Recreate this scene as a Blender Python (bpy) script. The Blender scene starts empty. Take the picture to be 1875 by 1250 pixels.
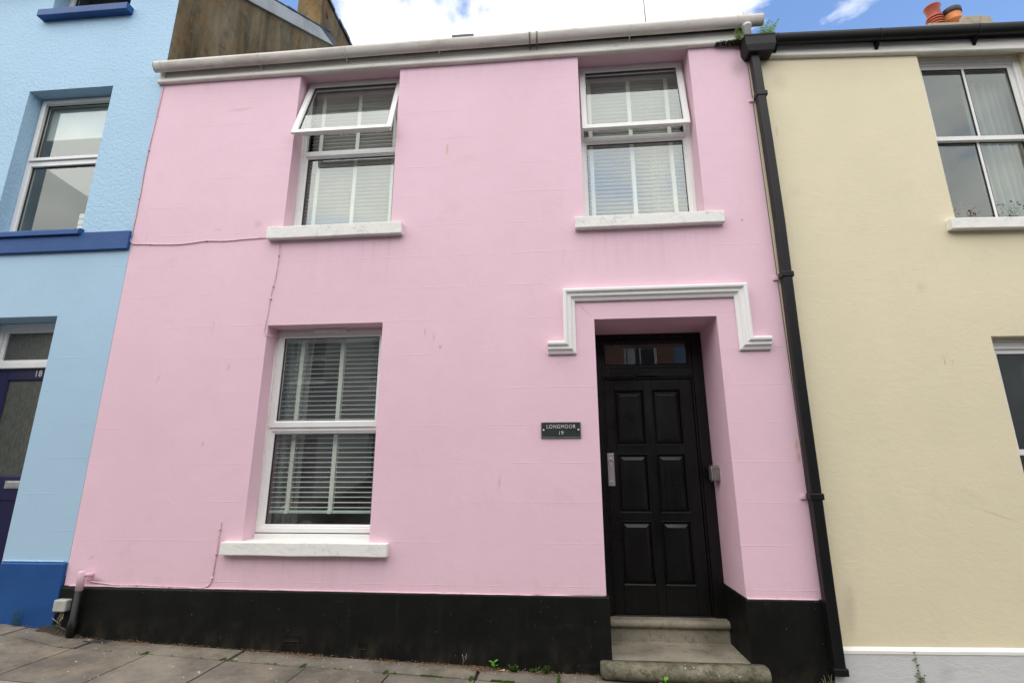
import bpy, bmesh, math, random
from mathutils import Vector, Matrix, noise
random.seed(7)
C = bpy.context.scene.collection
R = math.radians

# ------------------------------------------------------------------ camera
D, ZC = 4.25, 1.413
cam_d = bpy.data.cameras.new('camera'); cam = bpy.data.objects.new('camera', cam_d); C.objects.link(cam)
cam_d.sensor_width = 36; cam_d.lens = 36*939.52/1875; cam_d.clip_end = 3000; cam_d.clip_start = 0.02
yaw, pitch, roll = 0.0858854, 0.25016536, -0.00254156
f = Vector((-math.sin(yaw)*math.cos(pitch), math.cos(yaw)*math.cos(pitch), math.sin(pitch)))
rt = Vector((math.cos(yaw), math.sin(yaw), 0)); up = rt.cross(f)
r2 = math.cos(roll)*rt + math.sin(roll)*up; u2 = -math.sin(roll)*rt + math.cos(roll)*up
M = Matrix((r2, u2, -f)).transposed().to_4x4(); M.translation = Vector((0, -D, ZC))
cam.matrix_world = M
bpy.context.scene.camera = cam

# ------------------------------------------------------------------ materials
class NT:
    def __init__(s, name):
        s.m = bpy.data.materials.new(name); s.m.use_nodes = True
        s.t = s.m.node_tree; s.n = s.t.nodes; s.b = s.n['Principled BSDF']; s.out = s.n['Material Output']
        s.tc = s.n.new('ShaderNodeTexCoord'); s.P = s.tc.outputs['Object']; s.h = None
    def lk(s, a, b): s.t.links.new(a, b)
    def val(s, sock, v):
        if isinstance(v, (int, float, tuple, list)): sock.default_value = v
        else: s.lk(v, sock)
    def map(s, scale=(1,1,1), rot=(0,0,0)):
        m = s.n.new('ShaderNodeMapping'); s.lk(s.P, m.inputs[0]); m.inputs['Scale'].default_value = scale
        m.inputs['Rotation'].default_value = rot; return m.outputs[0]
    def noise(s, scale, detail=4, rough=.55, vec=None, dist=0.):
        n = s.n.new('ShaderNodeTexNoise'); s.lk(vec or s.P, n.inputs['Vector'])
        n.inputs['Scale'].default_value = scale; n.inputs['Detail'].default_value = detail
        n.inputs['Roughness'].default_value = rough; n.inputs['Distortion'].default_value = dist
        return n.outputs['Fac']
    def vor(s, scale, feature='F1', vec=None):
        n = s.n.new('ShaderNodeTexVoronoi'); n.feature = feature; s.lk(vec or s.P, n.inputs['Vector'])
        n.inputs['Scale'].default_value = scale; return n.outputs['Distance']
    def ramp(s, x, a, b, lo=0., hi=1.):
        n = s.n.new('ShaderNodeMapRange'); s.val(n.inputs[0], x)
        for i, v in enumerate((a, b, lo, hi)): n.inputs[i+1].default_value = v
        return n.outputs[0]
    def math(s, op, a, b=0., c=0.):
        n = s.n.new('ShaderNodeMath'); n.operation = op
        for i, v in enumerate((a, b, c)): s.val(n.inputs[i], v)
        return n.outputs[0]
    def mix(s, fac, a, b):
        n = s.n.new('ShaderNodeMix'); n.data_type = 'RGBA'; s.val(n.inputs[0], fac)
        for i, v in ((6, a), (7, b)):
            if isinstance(v, tuple) and len(v) == 3: v = v+(1,)
            s.val(n.inputs[i], v)
        return n.outputs[2]
    def sep(s, v=None):
        n = s.n.new('ShaderNodeSeparateXYZ'); s.lk(v or s.P, n.inputs[0]); return n.outputs
    def bump(s, h, dist, strength=1.):
        n = s.n.new('ShaderNodeBump'); s.val(n.inputs['Height'], h); n.inputs['Distance'].default_value = dist
        n.inputs['Strength'].default_value = strength
        if s.h is not None: s.lk(s.h, n.inputs['Normal'])
        s.h = n.outputs[0]
    def done(s, col, rough=.6, spec=.5, metal=0.):
        if isinstance(col, tuple) and len(col) == 3: col = col+(1,)
        s.val(s.b.inputs['Base Color'], col); s.val(s.b.inputs['Roughness'], rough)
        s.b.inputs['Specular IOR Level'].default_value = spec; s.b.inputs['Metallic'].default_value = metal
        if s.h is not None: s.lk(s.h, s.b.inputs['Normal'])
        return s.m

def mul(c, k): return tuple(min(1., x*k) for x in c)
def plain(name, col, rough=.5, var=.12, scale=6., bump=0., bscale=60., spec=.5, metal=0.):
    t = NT(name); n = t.noise(scale, 5)
    c = t.mix(t.ramp(n, .3, .7), mul(col, 1-var), mul(col, 1+var))
    if bump: t.bump(t.noise(bscale, 3), bump)
    return t.done(c, rough, spec, metal)

def render_wall(name, col, courses=None, rough_h=.0, fine=.0006, swirl=0., stain=(.30,.16,.07), stain_amt=.5, dirt=.0, grey=(.3,.27,.28), marks=(), streaks=()):
    """painted render: slow uneven plaster, fine brush marks, faint course lines, small marks"""
    t = NT(name); x, y, z = t.sep()
    big = t.noise(.9, 4, .6); med = t.noise(5, 5, .6)
    c = t.mix(t.ramp(big, .3, .7), mul(col, .955), mul(col, 1.03))
    c = t.mix(t.ramp(med, .35, .75, 0, .30), c, mul(col, .93))
    if streaks:
        sn = t.ramp(t.noise(6, 5, .7, vec=t.map((2.2, 1, .12))), .50, .72)
        for (a0, a1, zt_, ln_) in streaks:
            inx = t.math('MULTIPLY', t.ramp(x, a0-.03, a0+.03), t.ramp(x, a1-.03, a1+.03, 1, 0))
            inz = t.math('MULTIPLY', t.ramp(z, zt_-ln_, zt_), t.ramp(z, zt_, zt_+.01, 1, 0))
            c = t.mix(t.math('MULTIPLY', t.math('MULTIPLY', inx, inz), t.math('MULTIPLY', sn, .26)), c, grey)
        low = t.math('MULTIPLY', t.ramp(z, .50, .78, 1, 0), t.ramp(t.noise(9, 7, .75), .50, .68))
        c = t.mix(t.math('MULTIPLY', low, .38), c, (.55,.42,.33))
    # faint grey grime clouds
    g = t.math('MULTIPLY', t.ramp(t.noise(2.3, 6, .7, dist=.4), .58, .80), .16+dirt)
    c = t.mix(g, c, grey)
    # sparse rust-coloured drips, longer than wide
    sv = t.map((1.0, 1.0, .22))
    sp = t.ramp(t.noise(13, 1, .4, vec=sv), .795, .83)
    c = t.mix(t.math('MULTIPLY', sp, stain_amt), c, mul(stain, 2.))
    # tiny dark specks
    spk = t.ramp(t.noise(48, 1, .3), .835, .86)
    c = t.mix(t.math('MULTIPLY', spk, .45), c, (.12,.10,.09))
    for (mx_, mz_, rx, rz, ang, cc, k_) in marks:
        q = t.n.new('ShaderNodeMapping'); q.vector_type = 'TEXTURE'; t.lk(t.P, q.inputs[0]); q.inputs['Location'].default_value = (mx_, 0, mz_); q.inputs['Rotation'].default_value = (0, R(ang), 0); q.inputs['Scale'].default_value = (rx, 1e3, rz)
        ln = t.n.new('ShaderNodeVectorMath'); ln.operation = 'LENGTH'; t.lk(q.outputs[0], ln.inputs[0])
        e = t.math('ADD', ln.outputs['Value'], t.math('MULTIPLY', t.math('SUBTRACT', t.noise(30, 4, .7), .5), 1.1))
        c = t.mix(t.ramp(e, .25, 1.05, k_, 0), c, cc)
    t.bump(big, .012, .5)
    t.bump(t.noise(9, 4, .6), .0025, .6)
    t.bump(t.noise(55, 4, .65, vec=t.map((1, 1, 2.2))), fine*2)
    if courses:
        z0, dz = courses
        w = t.math('ADD', z, t.math('MULTIPLY', t.math('SUBTRACT', t.noise(1.6, 5, .7), .5), .022))
        ph = t.math('FRACT', t.math('DIVIDE', t.math('SUBTRACT', w, z0-40*dz-dz/2), dz))
        d = t.math('MULTIPLY', t.math('ABSOLUTE', t.math('SUBTRACT', ph, .5)), dz)
        line = t.ramp(d, .0, .0045, 1, 0)
        fade = t.ramp(t.noise(2.2, 3, .6, vec=t.map((1, 1, 2.5))), .40, .66, .0, 1)
        l = t.math('MULTIPLY', line, fade)
        t.bump(l, .0022, .7)
        # the joint catches a little dirt on its upper arris where the paint is thin
        dd = t.ramp(t.math('SUBTRACT', ph, .5), .004, .016, 1, 0)
        dd = t.math('MULTIPLY', dd, t.ramp(t.math('SUBTRACT', ph, .5), -.001, .003))
        c = t.mix(t.math('MULTIPLY', t.math('MULTIPLY', dd, fade), .13), c, mul(col, .55))
    if rough_h:
        t.bump(t.noise(26, 3, .6), rough_h*1.2, .9)
        t.bump(t.vor(42), rough_h*.6, .7)
        t.bump(t.noise(90, 3, .6), rough_h*.6, .8)
    if swirl:
        t.bump(t.noise(7, 5, .62, vec=t.map((1, 1, 2.4)), dist=1.6), swirl, .8)
        k = t.ramp(t.noise(5, 2, .5, dist=2.5, vec=t.map((1, 1, 1.6))), .488, .512, 0, 1)
        t.bump(k, swirl*.10, .25)
    return t.done(c, .62, .35)

PINK = (.81, .552, .638)
OR = (.62,.30,.16); GY = (.40,.33,.34)
# object space of the pink house has its x origin at -1.1
def mk(x, z, rx, rz, a, c_, k_): return (x+1.1, z, rx, rz, a, c_, k_)
M_pink = render_wall('pink_paint', PINK, courses=(5.16, .3057), marks=[
    mk(-1.13, 2.61, .007, .055, 3, OR, .7), mk(-1.05, 2.56, .014, .05, 0, OR, .35), mk(-.99, 2.47, .018, .022, 0, (.45,.30,.10), .6),
    mk(-2.90, 2.33, .014, .045, 8, (.66,.38,.22), .6), mk(-3.55, 2.24, .015, .06, 14, (.66,.38,.22), .5), mk(-3.10, 2.70, .006, .09, 3, (.62,.36,.30), .5),
    mk(-.47, 1.34, .012, .07, 6, (.62,.34,.25), .55), mk(-3.04, 1.66, .012, .03, 10, (.5,.3,.25), .5), mk(.10, 3.30, .006, .10, 14, (.6,.38,.30), .4),
    mk(-2.80, 3.72, .055, .05, 0, GY, .35), mk(-3.20, 3.68, .05, .02, 0, GY, .30), mk(-3.15, 5.02, .16, .022, -4, GY, .35), mk(-.80, 4.30, .16, .07, -10, GY, .10),
    mk(-3.87, .74, .04, .018, -20, (.50,.36,.33), .4), mk(-3.80, .56, .09, .03, 0, (.20,.14,.11), .6), mk(1.80, 5.12, .10, .13, 0, (.42,.30,.30), .45), mk(1.86, 1.52, .02, .05, 0, (.5,.30,.20), .6),
    mk(.265, 2.765, .115, .0028, 47, (.40,.24,.25), .9), mk(1.66, 3.55, .012, .014, 0, (.2,.12,.1), .7)],
    streaks=[(-1.568, -.272, 3.54, .55), (1.305, 2.596, 3.52, .5), (-1.626, -.252, .78, .28), (-2.95, 2.9, 5.40, .22)])
M_blue_rough = render_wall('pale_blue_roughcast', (.405, .605, .775), rough_h=.0055, stain_amt=.1)
M_blue_smooth = render_wall('pale_blue_smooth_paint', (.395, .570, .715), courses=(.95, .30), stain_amt=.15)
M_cream = render_wall('cream_paint', (.745, .665, .465), swirl=.0020, stain=(.2,.12,.05), stain_amt=.25, marks=[(1.16, 2.27, .008, .045, 0, (.45,.30,.12), .55), (1.22, 2.26, .006, .03, 0, (.45,.30,.12), .4), (1.10, 2.9, .05, .06, 0, (.5,.43,.28), .25), (.12, .45, .06, .22, 8, (.35,.32,.22), .3), (1.3, 1.1, .22, .012, 20, (.45,.40,.28), .35), (.2, 4.95, .10, .12, 0, (.5,.44,.3), .3)])
def brickwall(name, c1, c2, mo=(.25,.22,.18)):
    t = NT(name); b = t.n.new('ShaderNodeTexBrick')
    t.lk(t.map((1,1,1), (R(90),0,0)), b.inputs[0])
    b.inputs['Color1'].default_value = c1+(1,); b.inputs['Color2'].default_value = c2+(1,); b.inputs['Mortar'].default_value = mo+(1,)
    b.inputs['Scale'].default_value = 4.4; b.inputs['Mortar Size'].default_value = .02
    return t.done(b.outputs['Color'], .8)
M_brick = brickwall('red_brick', (.25,.08,.045), (.19,.06,.04))
M_opp_white = plain('white_render', (.55,.54,.50), .7, .08, 2)
M_opp_grey = plain('grey_render', (.30,.31,.32), .7, .08, 2)
M_opp_blue = plain('slate_blue_render', (.11,.19,.30), .7, .08, 2)
M_opp_buff = plain('buff_render', (.42,.36,.25), .7, .08, 2)

def m_black():
    t = NT('black_masonry_paint'); x, y, z = t.sep()
    c = t.mix(t.ramp(t.noise(3, 6, .7), .35, .75), (.003,.0034,.003), (.0075,.0078,.0068))
    c = t.mix(t.math('MULTIPLY', t.ramp(t.noise(70, 1), .80, .82), .8), c, (.35,.33,.30))
    dust = t.math('MULTIPLY', t.ramp(t.math('ADD', z, t.math('MULTIPLY', x, .0385)), .0, .26, 1, 0), t.ramp(t.noise(8, 6, .7, vec=t.map((1,1,.6))), .45, .72))
    c = t.mix(t.math('MULTIPLY', dust, .7), c, (.060,.048,.032))
    sc = t.ramp(t.noise(7, 8, .8, vec=t.map((.35, 1, 1.3))), .60, .70)
    c = t.mix(t.math('MULTIPLY', sc, .5), c, (.032,.030,.026))
    run = t.ramp(t.noise(5, 5, .7, vec=t.map((3.5, 1, .3))), .56, .76)
    c = t.mix(t.math('MULTIPLY', run, .2), c, (.030,.033,.028))
    t.bump(t.noise(1.3, 4, .6), .02, .6); t.bump(t.noise(28, 4, .6), .002, .8); t.bump(t.noise(120, 2), .0006)
    return t.done(c, t.ramp(t.noise(5, 4), .3, .7, .45, .68), .20)
M_black = m_black()
def m_royal():
    t = NT('royal_blue_paint')
    c = t.mix(t.ramp(t.noise(4, 5, .6), .35, .7), (.007,.060,.215), (.010,.080,.27))
    t.bump(t.noise(2, 4), .012, .6); t.bump(t.noise(30, 4), .0018)
    return t.done(c, .5, .4)
M_royal = m_royal()
def m_glossblack():
    t = NT('black_gloss_door_paint')
    c = t.mix(t.ramp(t.noise(6, 4, vec=t.map((4,1,.4))), .3, .7), (.0045,.0045,.0042), (.0075,.0075,.007))
    t.bump(t.noise(22, 3, .5, vec=t.map((3,1,.25))), .0007, .8)
    return t.done(c, t.ramp(t.noise(3, 4), .3, .7, .22, .42), .30)
M_gloss = m_glossblack()
M_navy = plain('navy_door_paint', (.012,.010,.055), .35, .15, 5, .0006, 25)
def m_upvc(name, col=(.79,.785,.765), dirt=.22):
    t = NT(name)
    c = t.mix(t.ramp(t.noise(7, 6, .7), .52, .78, 0, dirt), col, (.42,.39,.33))
    return t.done(c, .33, .5)
M_upvc = m_upvc('white_plastic_frame')
M_upvc_in = plain('grey_rubber_gasket', (.03,.03,.03), .6, .1)
def m_sill():
    t = NT('white_sill_paint')
    c = t.mix(t.ramp(t.noise(7, 7, .75, vec=t.map((1,1,.5))), .60, .82, 0, .35), (.82,.805,.76), (.45,.42,.37))
    cr = t.ramp(t.math('ABSOLUTE', t.math('SUBTRACT', t.noise(3.2, 4, .6, dist=1.2), .5)), .0, .006, 1, 0)
    c = t.mix(t.math('MULTIPLY', t.math('MULTIPLY', cr, t.ramp(t.noise(1.7,2), .5, .6)), .35), c, (.22,.19,.16))
    t.bump(t.noise(5, 4, .6), .012, .7); t.bump(t.noise(45, 4), .0015); t.bump(cr, -.002)
    return t.done(c, .6, .35)
M_sill = m_sill()
def m_dirtywhite(name, base, dirtc, thr=(.44,.70), amt=.75, streak=(1,1,3)):
    t = NT(name)
    n = t.noise(4.5, 7, .72, vec=t.map(streak))
    c = t.mix(t.ramp(n, thr[0], thr[1], 0, amt), base, dirtc)
    m = t.ramp(t.noise(14, 6, .75, vec=t.map((.6,1,2))), .62, .74, 0, .7)
    c = t.mix(m, c, (.16,.145,.09))
    t.bump(t.noise(20, 4), .0015)
    return t.done(c, .6, .35)
M_fascia = m_dirtywhite('weathered_white_fascia', (.76,.735,.675), (.46,.42,.34), (.48,.74), .7, streak=(.35,1,3))
M_gutter = m_dirtywhite('weathered_pink_white_gutter', (.64,.60,.55), (.38,.33,.27), (.45,.70), .7, (.5,1,2))
M_gdirt = m_dirtywhite('grimy_gutter_joint', (.30,.26,.20), (.05,.045,.03), (.35,.6), .9, (1,1,1))
M_mould = m_dirtywhite('white_hood_paint', (.83,.82,.79), (.5,.47,.42), (.62,.82), .5, (1,1,1))
M_blackpl = plain('black_rainwater_plastic', (.0065,.0065,.007), .42, .25, 4, .0004, 40, spec=.28)
M_slate = plain('grey_roof_slate', (.055,.06,.07), .55, .35, 5, .004, 12)
def m_gable():
    t = NT('bare_brown_gable_render')
    st = t.noise(2.2, 6, .7, vec=t.map((1,1.6,.28)))
    c = t.mix(t.ramp(st, .32, .68), (.075,.058,.030), (.27,.215,.13))
    c = t.mix(t.ramp(t.noise(3.5, 7, .75, vec=t.map((1,1,.5))), .50, .72, 0, .8), c, (.30,.15,.040))
    c = t.mix(t.ramp(t.noise(6, 7, .75), .52, .75, 0, .85), c, (.045,.042,.03))
    c = t.mix(t.ramp(t.noise(60, 2), .72, .76, 0, .7), c, (.5,.48,.42))
    t.bump(t.noise(30, 6, .7), .008, 1); t.bump(t.noise(2.5, 4), .03, .5)
    return t.done(c, .9, .2)
M_gable = m_gable()
def m_stone(name, a, b, lich=.5, speck=True):
    t = NT(name)
    c = t.mix(t.ramp(t.noise(4.5, 7, .7), .32, .70), a, b)
    c = t.mix(t.ramp(t.noise(9, 7, .78), .50, .66, 0, .7), c, mul(a, .42))
    c = t.mix(t.ramp(t.noise(11, 6, .75), .60, .72, 0, .35), c, (.25,.15,.07))
    if speck: c = t.mix(t.ramp(t.noise(120, 2), .66, .74, 0, lich), c, (.6,.57,.50))
    if speck: c = t.mix(t.ramp(t.noise(140, 2, vec=t.map((1,1,1),(1,2,3))), .66, .74, 0, .5), c, (.05,.045,.035))
    t.bump(t.noise(60, 5, .7), .0035, 1); t.bump(t.noise(8, 4), .008, .6)
    return t.done(c, .82, .25)
M_step = m_stone('worn_step_stone', (.14,.125,.09), (.42,.38,.295), .5)
def m_nose():
    t = NT('lichened_step_stone')
    c = t.mix(t.ramp(t.noise(5, 7, .7), .32, .70), (.085,.078,.052), (.26,.235,.17))
    c = t.mix(t.ramp(t.noise(16, 7, .8), .48, .60, 0, .85), c, (.055,.055,.028))
    w = t.ramp(t.noise(30, 2, .5), .66, .70)
    w2 = t.ramp(t.noise(7, 2), .45, .6)
    c = t.mix(t.math('MULTIPLY', w, w2), c, (.60,.59,.54))
    t.bump(t.noise(60, 5, .7), .004, 1)
    return t.done(c, .85, .25)
M_nose = m_nose()
def m_slab():
    t = NT('concrete_paving')
    ri = t.n.new('ShaderNodeNewGeometry').outputs['Random Per Island']
    a = t.mix(ri, (.165,.148,.120), (.235,.212,.172))
    c = t.mix(t.ramp(t.noise(2.6, 7, .72), .42, .66, 0, .85), a, (.085,.077,.064))
    c = t.mix(t.ramp(t.noise(4, 7, .7, vec=t.map((1,1,1),(1,1,0))), .50, .72, 0, .75), c, (.27,.215,.145))
    c = t.mix(t.ramp(t.vor(95), .0, .26, .9, 0), c, (.36,.27,.20))
    c = t.mix(t.ramp(t.vor(70, vec=t.map((1,1,1),(2,1,4))), .0, .22, .9, 0), c, (.035,.032,.028))
    c = t.mix(t.ramp(t.noise(24, 2, .4), .735, .755, 0, 1), c, (.58,.57,.54))
    t.bump(t.noise(110, 4, .7), .002, 1); t.bump(t.noise(9, 4), .006, .6)
    return t.done(c, .85, .25)
M_slab = m_slab()
M_kerb = m_stone('granite_kerb', (.27,.25,.21), (.36,.34,.30), .5)
M_asphalt = m_stone('road_asphalt', (.045,.045,.045), (.065,.064,.062), .3)
M_dirt = plain('dark_joint_dirt', (.028,.024,.016), .95, .4, 20, .004, 40)
M_ground = plain('bare_ground', (.09,.09,.06), .95, .3, .3)
def m_glass(name, tint=(.92,.955,.93), ior=2.2, dust=.05):
    t = NT(name); n = t.n; n.remove(t.b)
    tr = n.new('ShaderNodeBsdfTransparent'); tr.inputs[0].default_value = tint+(1,)
    gl = n.new('ShaderNodeBsdfGlossy'); gl.inputs['Roughness'].default_value = .012; gl.inputs['Color'].default_value = (.92,.99,.965,1)
    fr = n.new('ShaderNodeFresnel'); ge = n.new('ShaderNodeNewGeometry')
    t.lk(t.ramp(ge.outputs['Backfacing'], 0, 1, ior, 1/ior), fr.inputs['IOR'])
    b = n.new('ShaderNodeBump'); b.inputs['Distance'].default_value = .0012; b.inputs['Strength'].default_value = .12
    t.lk(t.noise(1.6, 2), b.inputs['Height']); t.lk(b.outputs[0], gl.inputs['Normal'])
    m1 = n.new('ShaderNodeMixShader'); t.lk(fr.outputs[0], m1.inputs[0]); t.lk(tr.outputs[0], m1.inputs[1]); t.lk(gl.outputs[0], m1.inputs[2])
    df = n.new('ShaderNodeBsdfDiffuse'); df.inputs[0].default_value = (.6,.6,.55,1)
    m2 = n.new('ShaderNodeMixShader'); t.lk(t.ramp(t.noise(3, 6, .7), .35, .75, dust*.3, dust*1.6), m2.inputs[0])
    t.lk(m1.outputs[0], m2.inputs[1]); t.lk(df.outputs[0], m2.inputs[2]); t.lk(m2.outputs[0], t.out.inputs[0])
    return t.m
M_glass = m_glass('window_glass')
def m_obscure():
    t = NT('obscured_door_glass')
    c = t.mix(t.ramp(t.noise(30, 4, .7, vec=t.map((2,1,.6))), .35, .7), (.050,.052,.040), (.105,.105,.085))
    t.bump(t.noise(60, 3, .6, vec=t.map((2,1,1))), .003, 1)
    return t.done(c, .25, .6)
M_obscure = m_obscure()
M_blind = plain('white_blind_slat', (.72,.72,.69), .40, .04)
M_tape = plain('pale_green_blind_tape', (.70,.725,.655), .85, .05, 30, .0008, 300)
M_rail = plain('pale_green_blind_rail', (.50,.62,.545), .4, .05)
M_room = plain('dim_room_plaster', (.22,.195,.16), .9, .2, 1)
M_room_pale = plain('pale_room_plaster', (.42,.44,.41), .9, .1, 1)
def m_cloth(name, col):
    t = NT(name); c = t.mix(t.ramp(t.noise(3, 3), .3, .7), mul(col,.9), col); return t.done(c, .9, .2)
M_net = m_cloth('net_curtain_cloth', (.55,.58,.54))
M_silver = plain('brushed_silver_metal', (.62,.61,.585), .34, .12, 30, metal=.85)
M_greycase = plain('weathered_grey_casing', (.20,.19,.175), .42, .3, 25, metal=.35)
M_greypl = plain('grey_white_plastic_box', (.42,.42,.385), .5, .15, 12)
M_cable = plain('pink_painted_cable', (.66,.46,.49), .55, .2, 20)
M_cablewhite = plain('pale_cable_sheath', (.46,.40,.38), .55, .2, 20)
M_signplate = plain('dark_grey_sign_plate', (.030,.037,.037), .28, .25, 20)
M_signedge = plain('worn_sign_rim', (.10,.12,.12), .35, .3, 30)
M_letter = plain('pale_sign_lettering', (.58,.57,.53), .5, .12, 50)
M_redclay = plain('red_clay_pot', (.34,.050,.014), .38, .25, 8)
M_orangeclay = plain('orange_clay_pot', (.50,.17,.04), .6, .25, 8)
M_blackrim = plain('sooty_pot_rim', (.03,.025,.03), .6, .2)
M_mortar = m_stone('chimney_flaunching', (.30,.27,.20), (.40,.35,.26), .3)
def m_leaf(name, a, b):
    t = NT(name); ri = t.n.new('ShaderNodeNewGeometry').outputs['Random Per Island']
    c = t.mix(ri, a, b); m = t.done(c, .55, .3)
    t.b.inputs['Subsurface Weight'].default_value = 0
    tl = t.n.new('ShaderNodeBsdfTranslucent'); t.lk(c, tl.inputs[0])
    mx = t.n.new('ShaderNodeMixShader'); mx.inputs[0].default_value = .3
    t.lk(t.b.outputs[0], mx.inputs[1]); t.lk(tl.outputs[0], mx.inputs[2]); t.lk(mx.outputs[0], t.out.inputs[0])
    return m
M_fern = m_leaf('fern_green', (.08,.18,.012), (.22,.38,.03))
M_leafl = m_leaf('bright_weed_green', (.12,.36,.035), (.20,.50,.06))
M_moss = m_leaf('moss_green', (.035,.085,.010), (.10,.19,.022))
M_darkmoss = m_leaf('dark_gutter_moss', (.012,.028,.006), (.03,.06,.012))
M_litter = m_leaf('dry_leaf_litter', (.20,.09,.035), (.42,.31,.20))
M_straw = m_leaf('dry_pale_stalk', (.30,.25,.17), (.5,.44,.33))
M_grit = plain('pale_grit', (.55,.53,.49), .8, .2, 90)
M_carpaint = plain('black_car_paint', (.01,.011,.014), .1, .1, spec=.8)
M_tyre = plain('black_rubber', (.02,.02,.02), .8)
M_lamp = plain('headlight_plastic', (.6,.6,.6), .1, metal=.4)
M_orange = plain('orange_filter_paper', (.7,.20,.03), .8); M_white = plain('white_paper', (.75,.74,.7), .8)
M_rust = plain('rusty_iron', (.20,.055,.02), .85, .4, 60)

# ------------------------------------------------------------------ mesh helpers
class MB:
    def __init__(s): s.v = []; s.f = []; s.mi = []; s.cur = 0; s.sm = []; s.smooth = False
    def add(s, vs, fs):
        b = len(s.v); s.v += [Vector(v) for v in vs]
        for q in fs: s.f.append([b+i for i in q]); s.mi.append(s.cur); s.sm.append(s.smooth)
        return b
    def box(s, x0, x1, y0, y1, z0, z1):
        s.add([(x0,y0,z0),(x1,y0,z0),(x1,y1,z0),(x0,y1,z0),(x0,y0,z1),(x1,y0,z1),(x1,y1,z1),(x0,y1,z1)],
              [(0,3,2,1),(4,5,6,7),(0,1,5,4),(1,2,6,5),(2,3,7,6),(3,0,4,7)]); return s
    def prism(s, poly, ax, a, b):
        """poly of 2-d points; ax is the extrusion axis; the other two axes keep x<y<z order"""
        def P(p, t):
            if ax == 'x': return (t, p[0], p[1])
            if ax == 'y': return (p[0], t, p[1])
            return (p[0], p[1], t)
        n = len(poly); vs = [P(p, a) for p in poly]+[P(p, b) for p in poly]
        s.add(vs, [tuple(range(n))[::-1], tuple(range(n, 2*n))]+[(i, (i+1) % n, n+(i+1) % n, n+i) for i in range(n)]); return s
    def lathe(s, c, prof, n=16, axis='z'):
        """prof: list of (r, h) revolved round axis through c"""
        c = Vector(c); vs = []
        for r, h in prof:
            for k in range(n):
                a = 2*math.pi*k/n; p = (r*math.cos(a), r*math.sin(a), h)
                if axis == 'y': p = (p[0], p[2], p[1])
                if axis == 'x': p = (p[2], p[0], p[1])
                vs.append(c+Vector(p))
        m = len(prof); fs = []
        for i in range(m-1):
            for k in range(n): fs.append((i*n+k, i*n+(k+1) % n, (i+1)*n+(k+1) % n, (i+1)*n+k))
        fs.append(tuple(range(n))[::-1]); fs.append(tuple(range((m-1)*n, m*n)))
        s.add(vs, fs); return s
    def tube(s, pts, r, n=6, taper=None):
        pts = [Vector(p) for p in pts]; vs = []; m = len(pts)
        for i, p in enumerate(pts):
            d = (pts[min(i+1, m-1)]-pts[max(i-1, 0)]).normalized()
            a = d.cross(Vector((0, 0, 1)));
            if a.length < .05: a = d.cross(Vector((1, 0, 0)))
            a.normalize(); b = d.cross(a)
            rr = r*(1 if taper is None else 1+(taper-1)*i/(m-1))
            for k in range(n): t = 2*math.pi*k/n; vs.append(p+rr*(math.cos(t)*a+math.sin(t)*b))
        fs = [(i*n+k, i*n+(k+1) % n, (i+1)*n+(k+1) % n, (i+1)*n+k) for i in range(m-1) for k in range(n)]
        fs += [tuple(range(n))[::-1], tuple(range((m-1)*n, m*n))]
        s.add(vs, fs); return s
    def sweep(s, prof, path):
        """mitred sweep in the XZ plane: prof = (d, h) with d to the left of travel, h towards -Y"""
        P = [Vector((p[0], p[1])) for p in path]; n = len(P); k = len(prof); vs = []
        for i in range(n):
            d0 = (P[i]-P[i-1]).normalized() if i else (P[1]-P[0]).normalized()
            d1 = (P[i+1]-P[i]).normalized() if i < n-1 else d0
            n0 = Vector((-d0.y, d0.x)); n1 = Vector((-d1.y, d1.x)); m = (n0+n1); m = m/max(m.dot(n0), .2)
            for d, h in prof: q = P[i]+m*d; vs.append((q.x, -h, q.y))
        fs = [(i*k+j, i*k+(j+1) % k, (i+1)*k+(j+1) % k, (i+1)*k+j) for i in range(n-1) for j in range(k)]
        fs += [tuple(range(k)), tuple(range((n-1)*k, n*k))[::-1]]
        s.add(vs, fs); return s
    def ring(s, x0, x1, z0, z1, w, y0, y1, ch=.0):
        """mitred rectangular frame; inner edge chamfered by ch"""
        prof = [(0, y1), (0, y0), (w-ch, y0), (w, y0+ch), (w, y1)]
        vs = []
        for d, y in prof: vs += [(x0+d, y, z0+d), (x1-d, y, z0+d), (x1-d, y, z1-d), (x0+d, y, z1-d)]
        m = len(prof); fs = []
        for i in range(m):
            j = (i+1) % m
            for k in range(4): fs.append((i*4+k, i*4+(k+1) % 4, j*4+(k+1) % 4, j*4+k))
        s.add(vs, fs); return s
    def xf(s, fn, start=0):
        for i in range(start, len(s.v)): s.v[i] = Vector(fn(s.v[i]))
        return s
    def build(s, name, mats, parent=None, bevel=0., smooth=False, origin=None, segs=2):
        mats = mats if isinstance(mats, (list, tuple)) else [mats]
        o0 = Vector(origin) if origin is not None else Vector((0, 0, 0))
        if parent is not None: o0 = Vector(parent.get('_o', (0, 0, 0)))
        me = bpy.data.meshes.new(name); me.from_pydata([v-o0 for v in s.v], [], s.f)
        for m in mats: me.materials.append(m)
        me.polygons.foreach_set('material_index', s.mi)
        me.update()
        bm = bmesh.new(); bm.from_mesh(me); bmesh.ops.recalc_face_normals(bm, faces=bm.faces); bm.to_mesh(me); bm.free()
        me.polygons.foreach_set('use_smooth', [smooth or q for q in s.sm])
        ob = bpy.data.objects.new(name, me); C.objects.link(ob)
        if parent is not None: ob.parent = parent; ob['_o'] = tuple(o0)
        else: ob.location = o0; ob['_o'] = tuple(o0)
        if bevel:
            b = ob.modifiers.new('bevel', 'BEVEL'); b.width = bevel; b.segments = segs; b.limit_method = 'ANGLE'; b.angle_limit = R(35)
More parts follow.
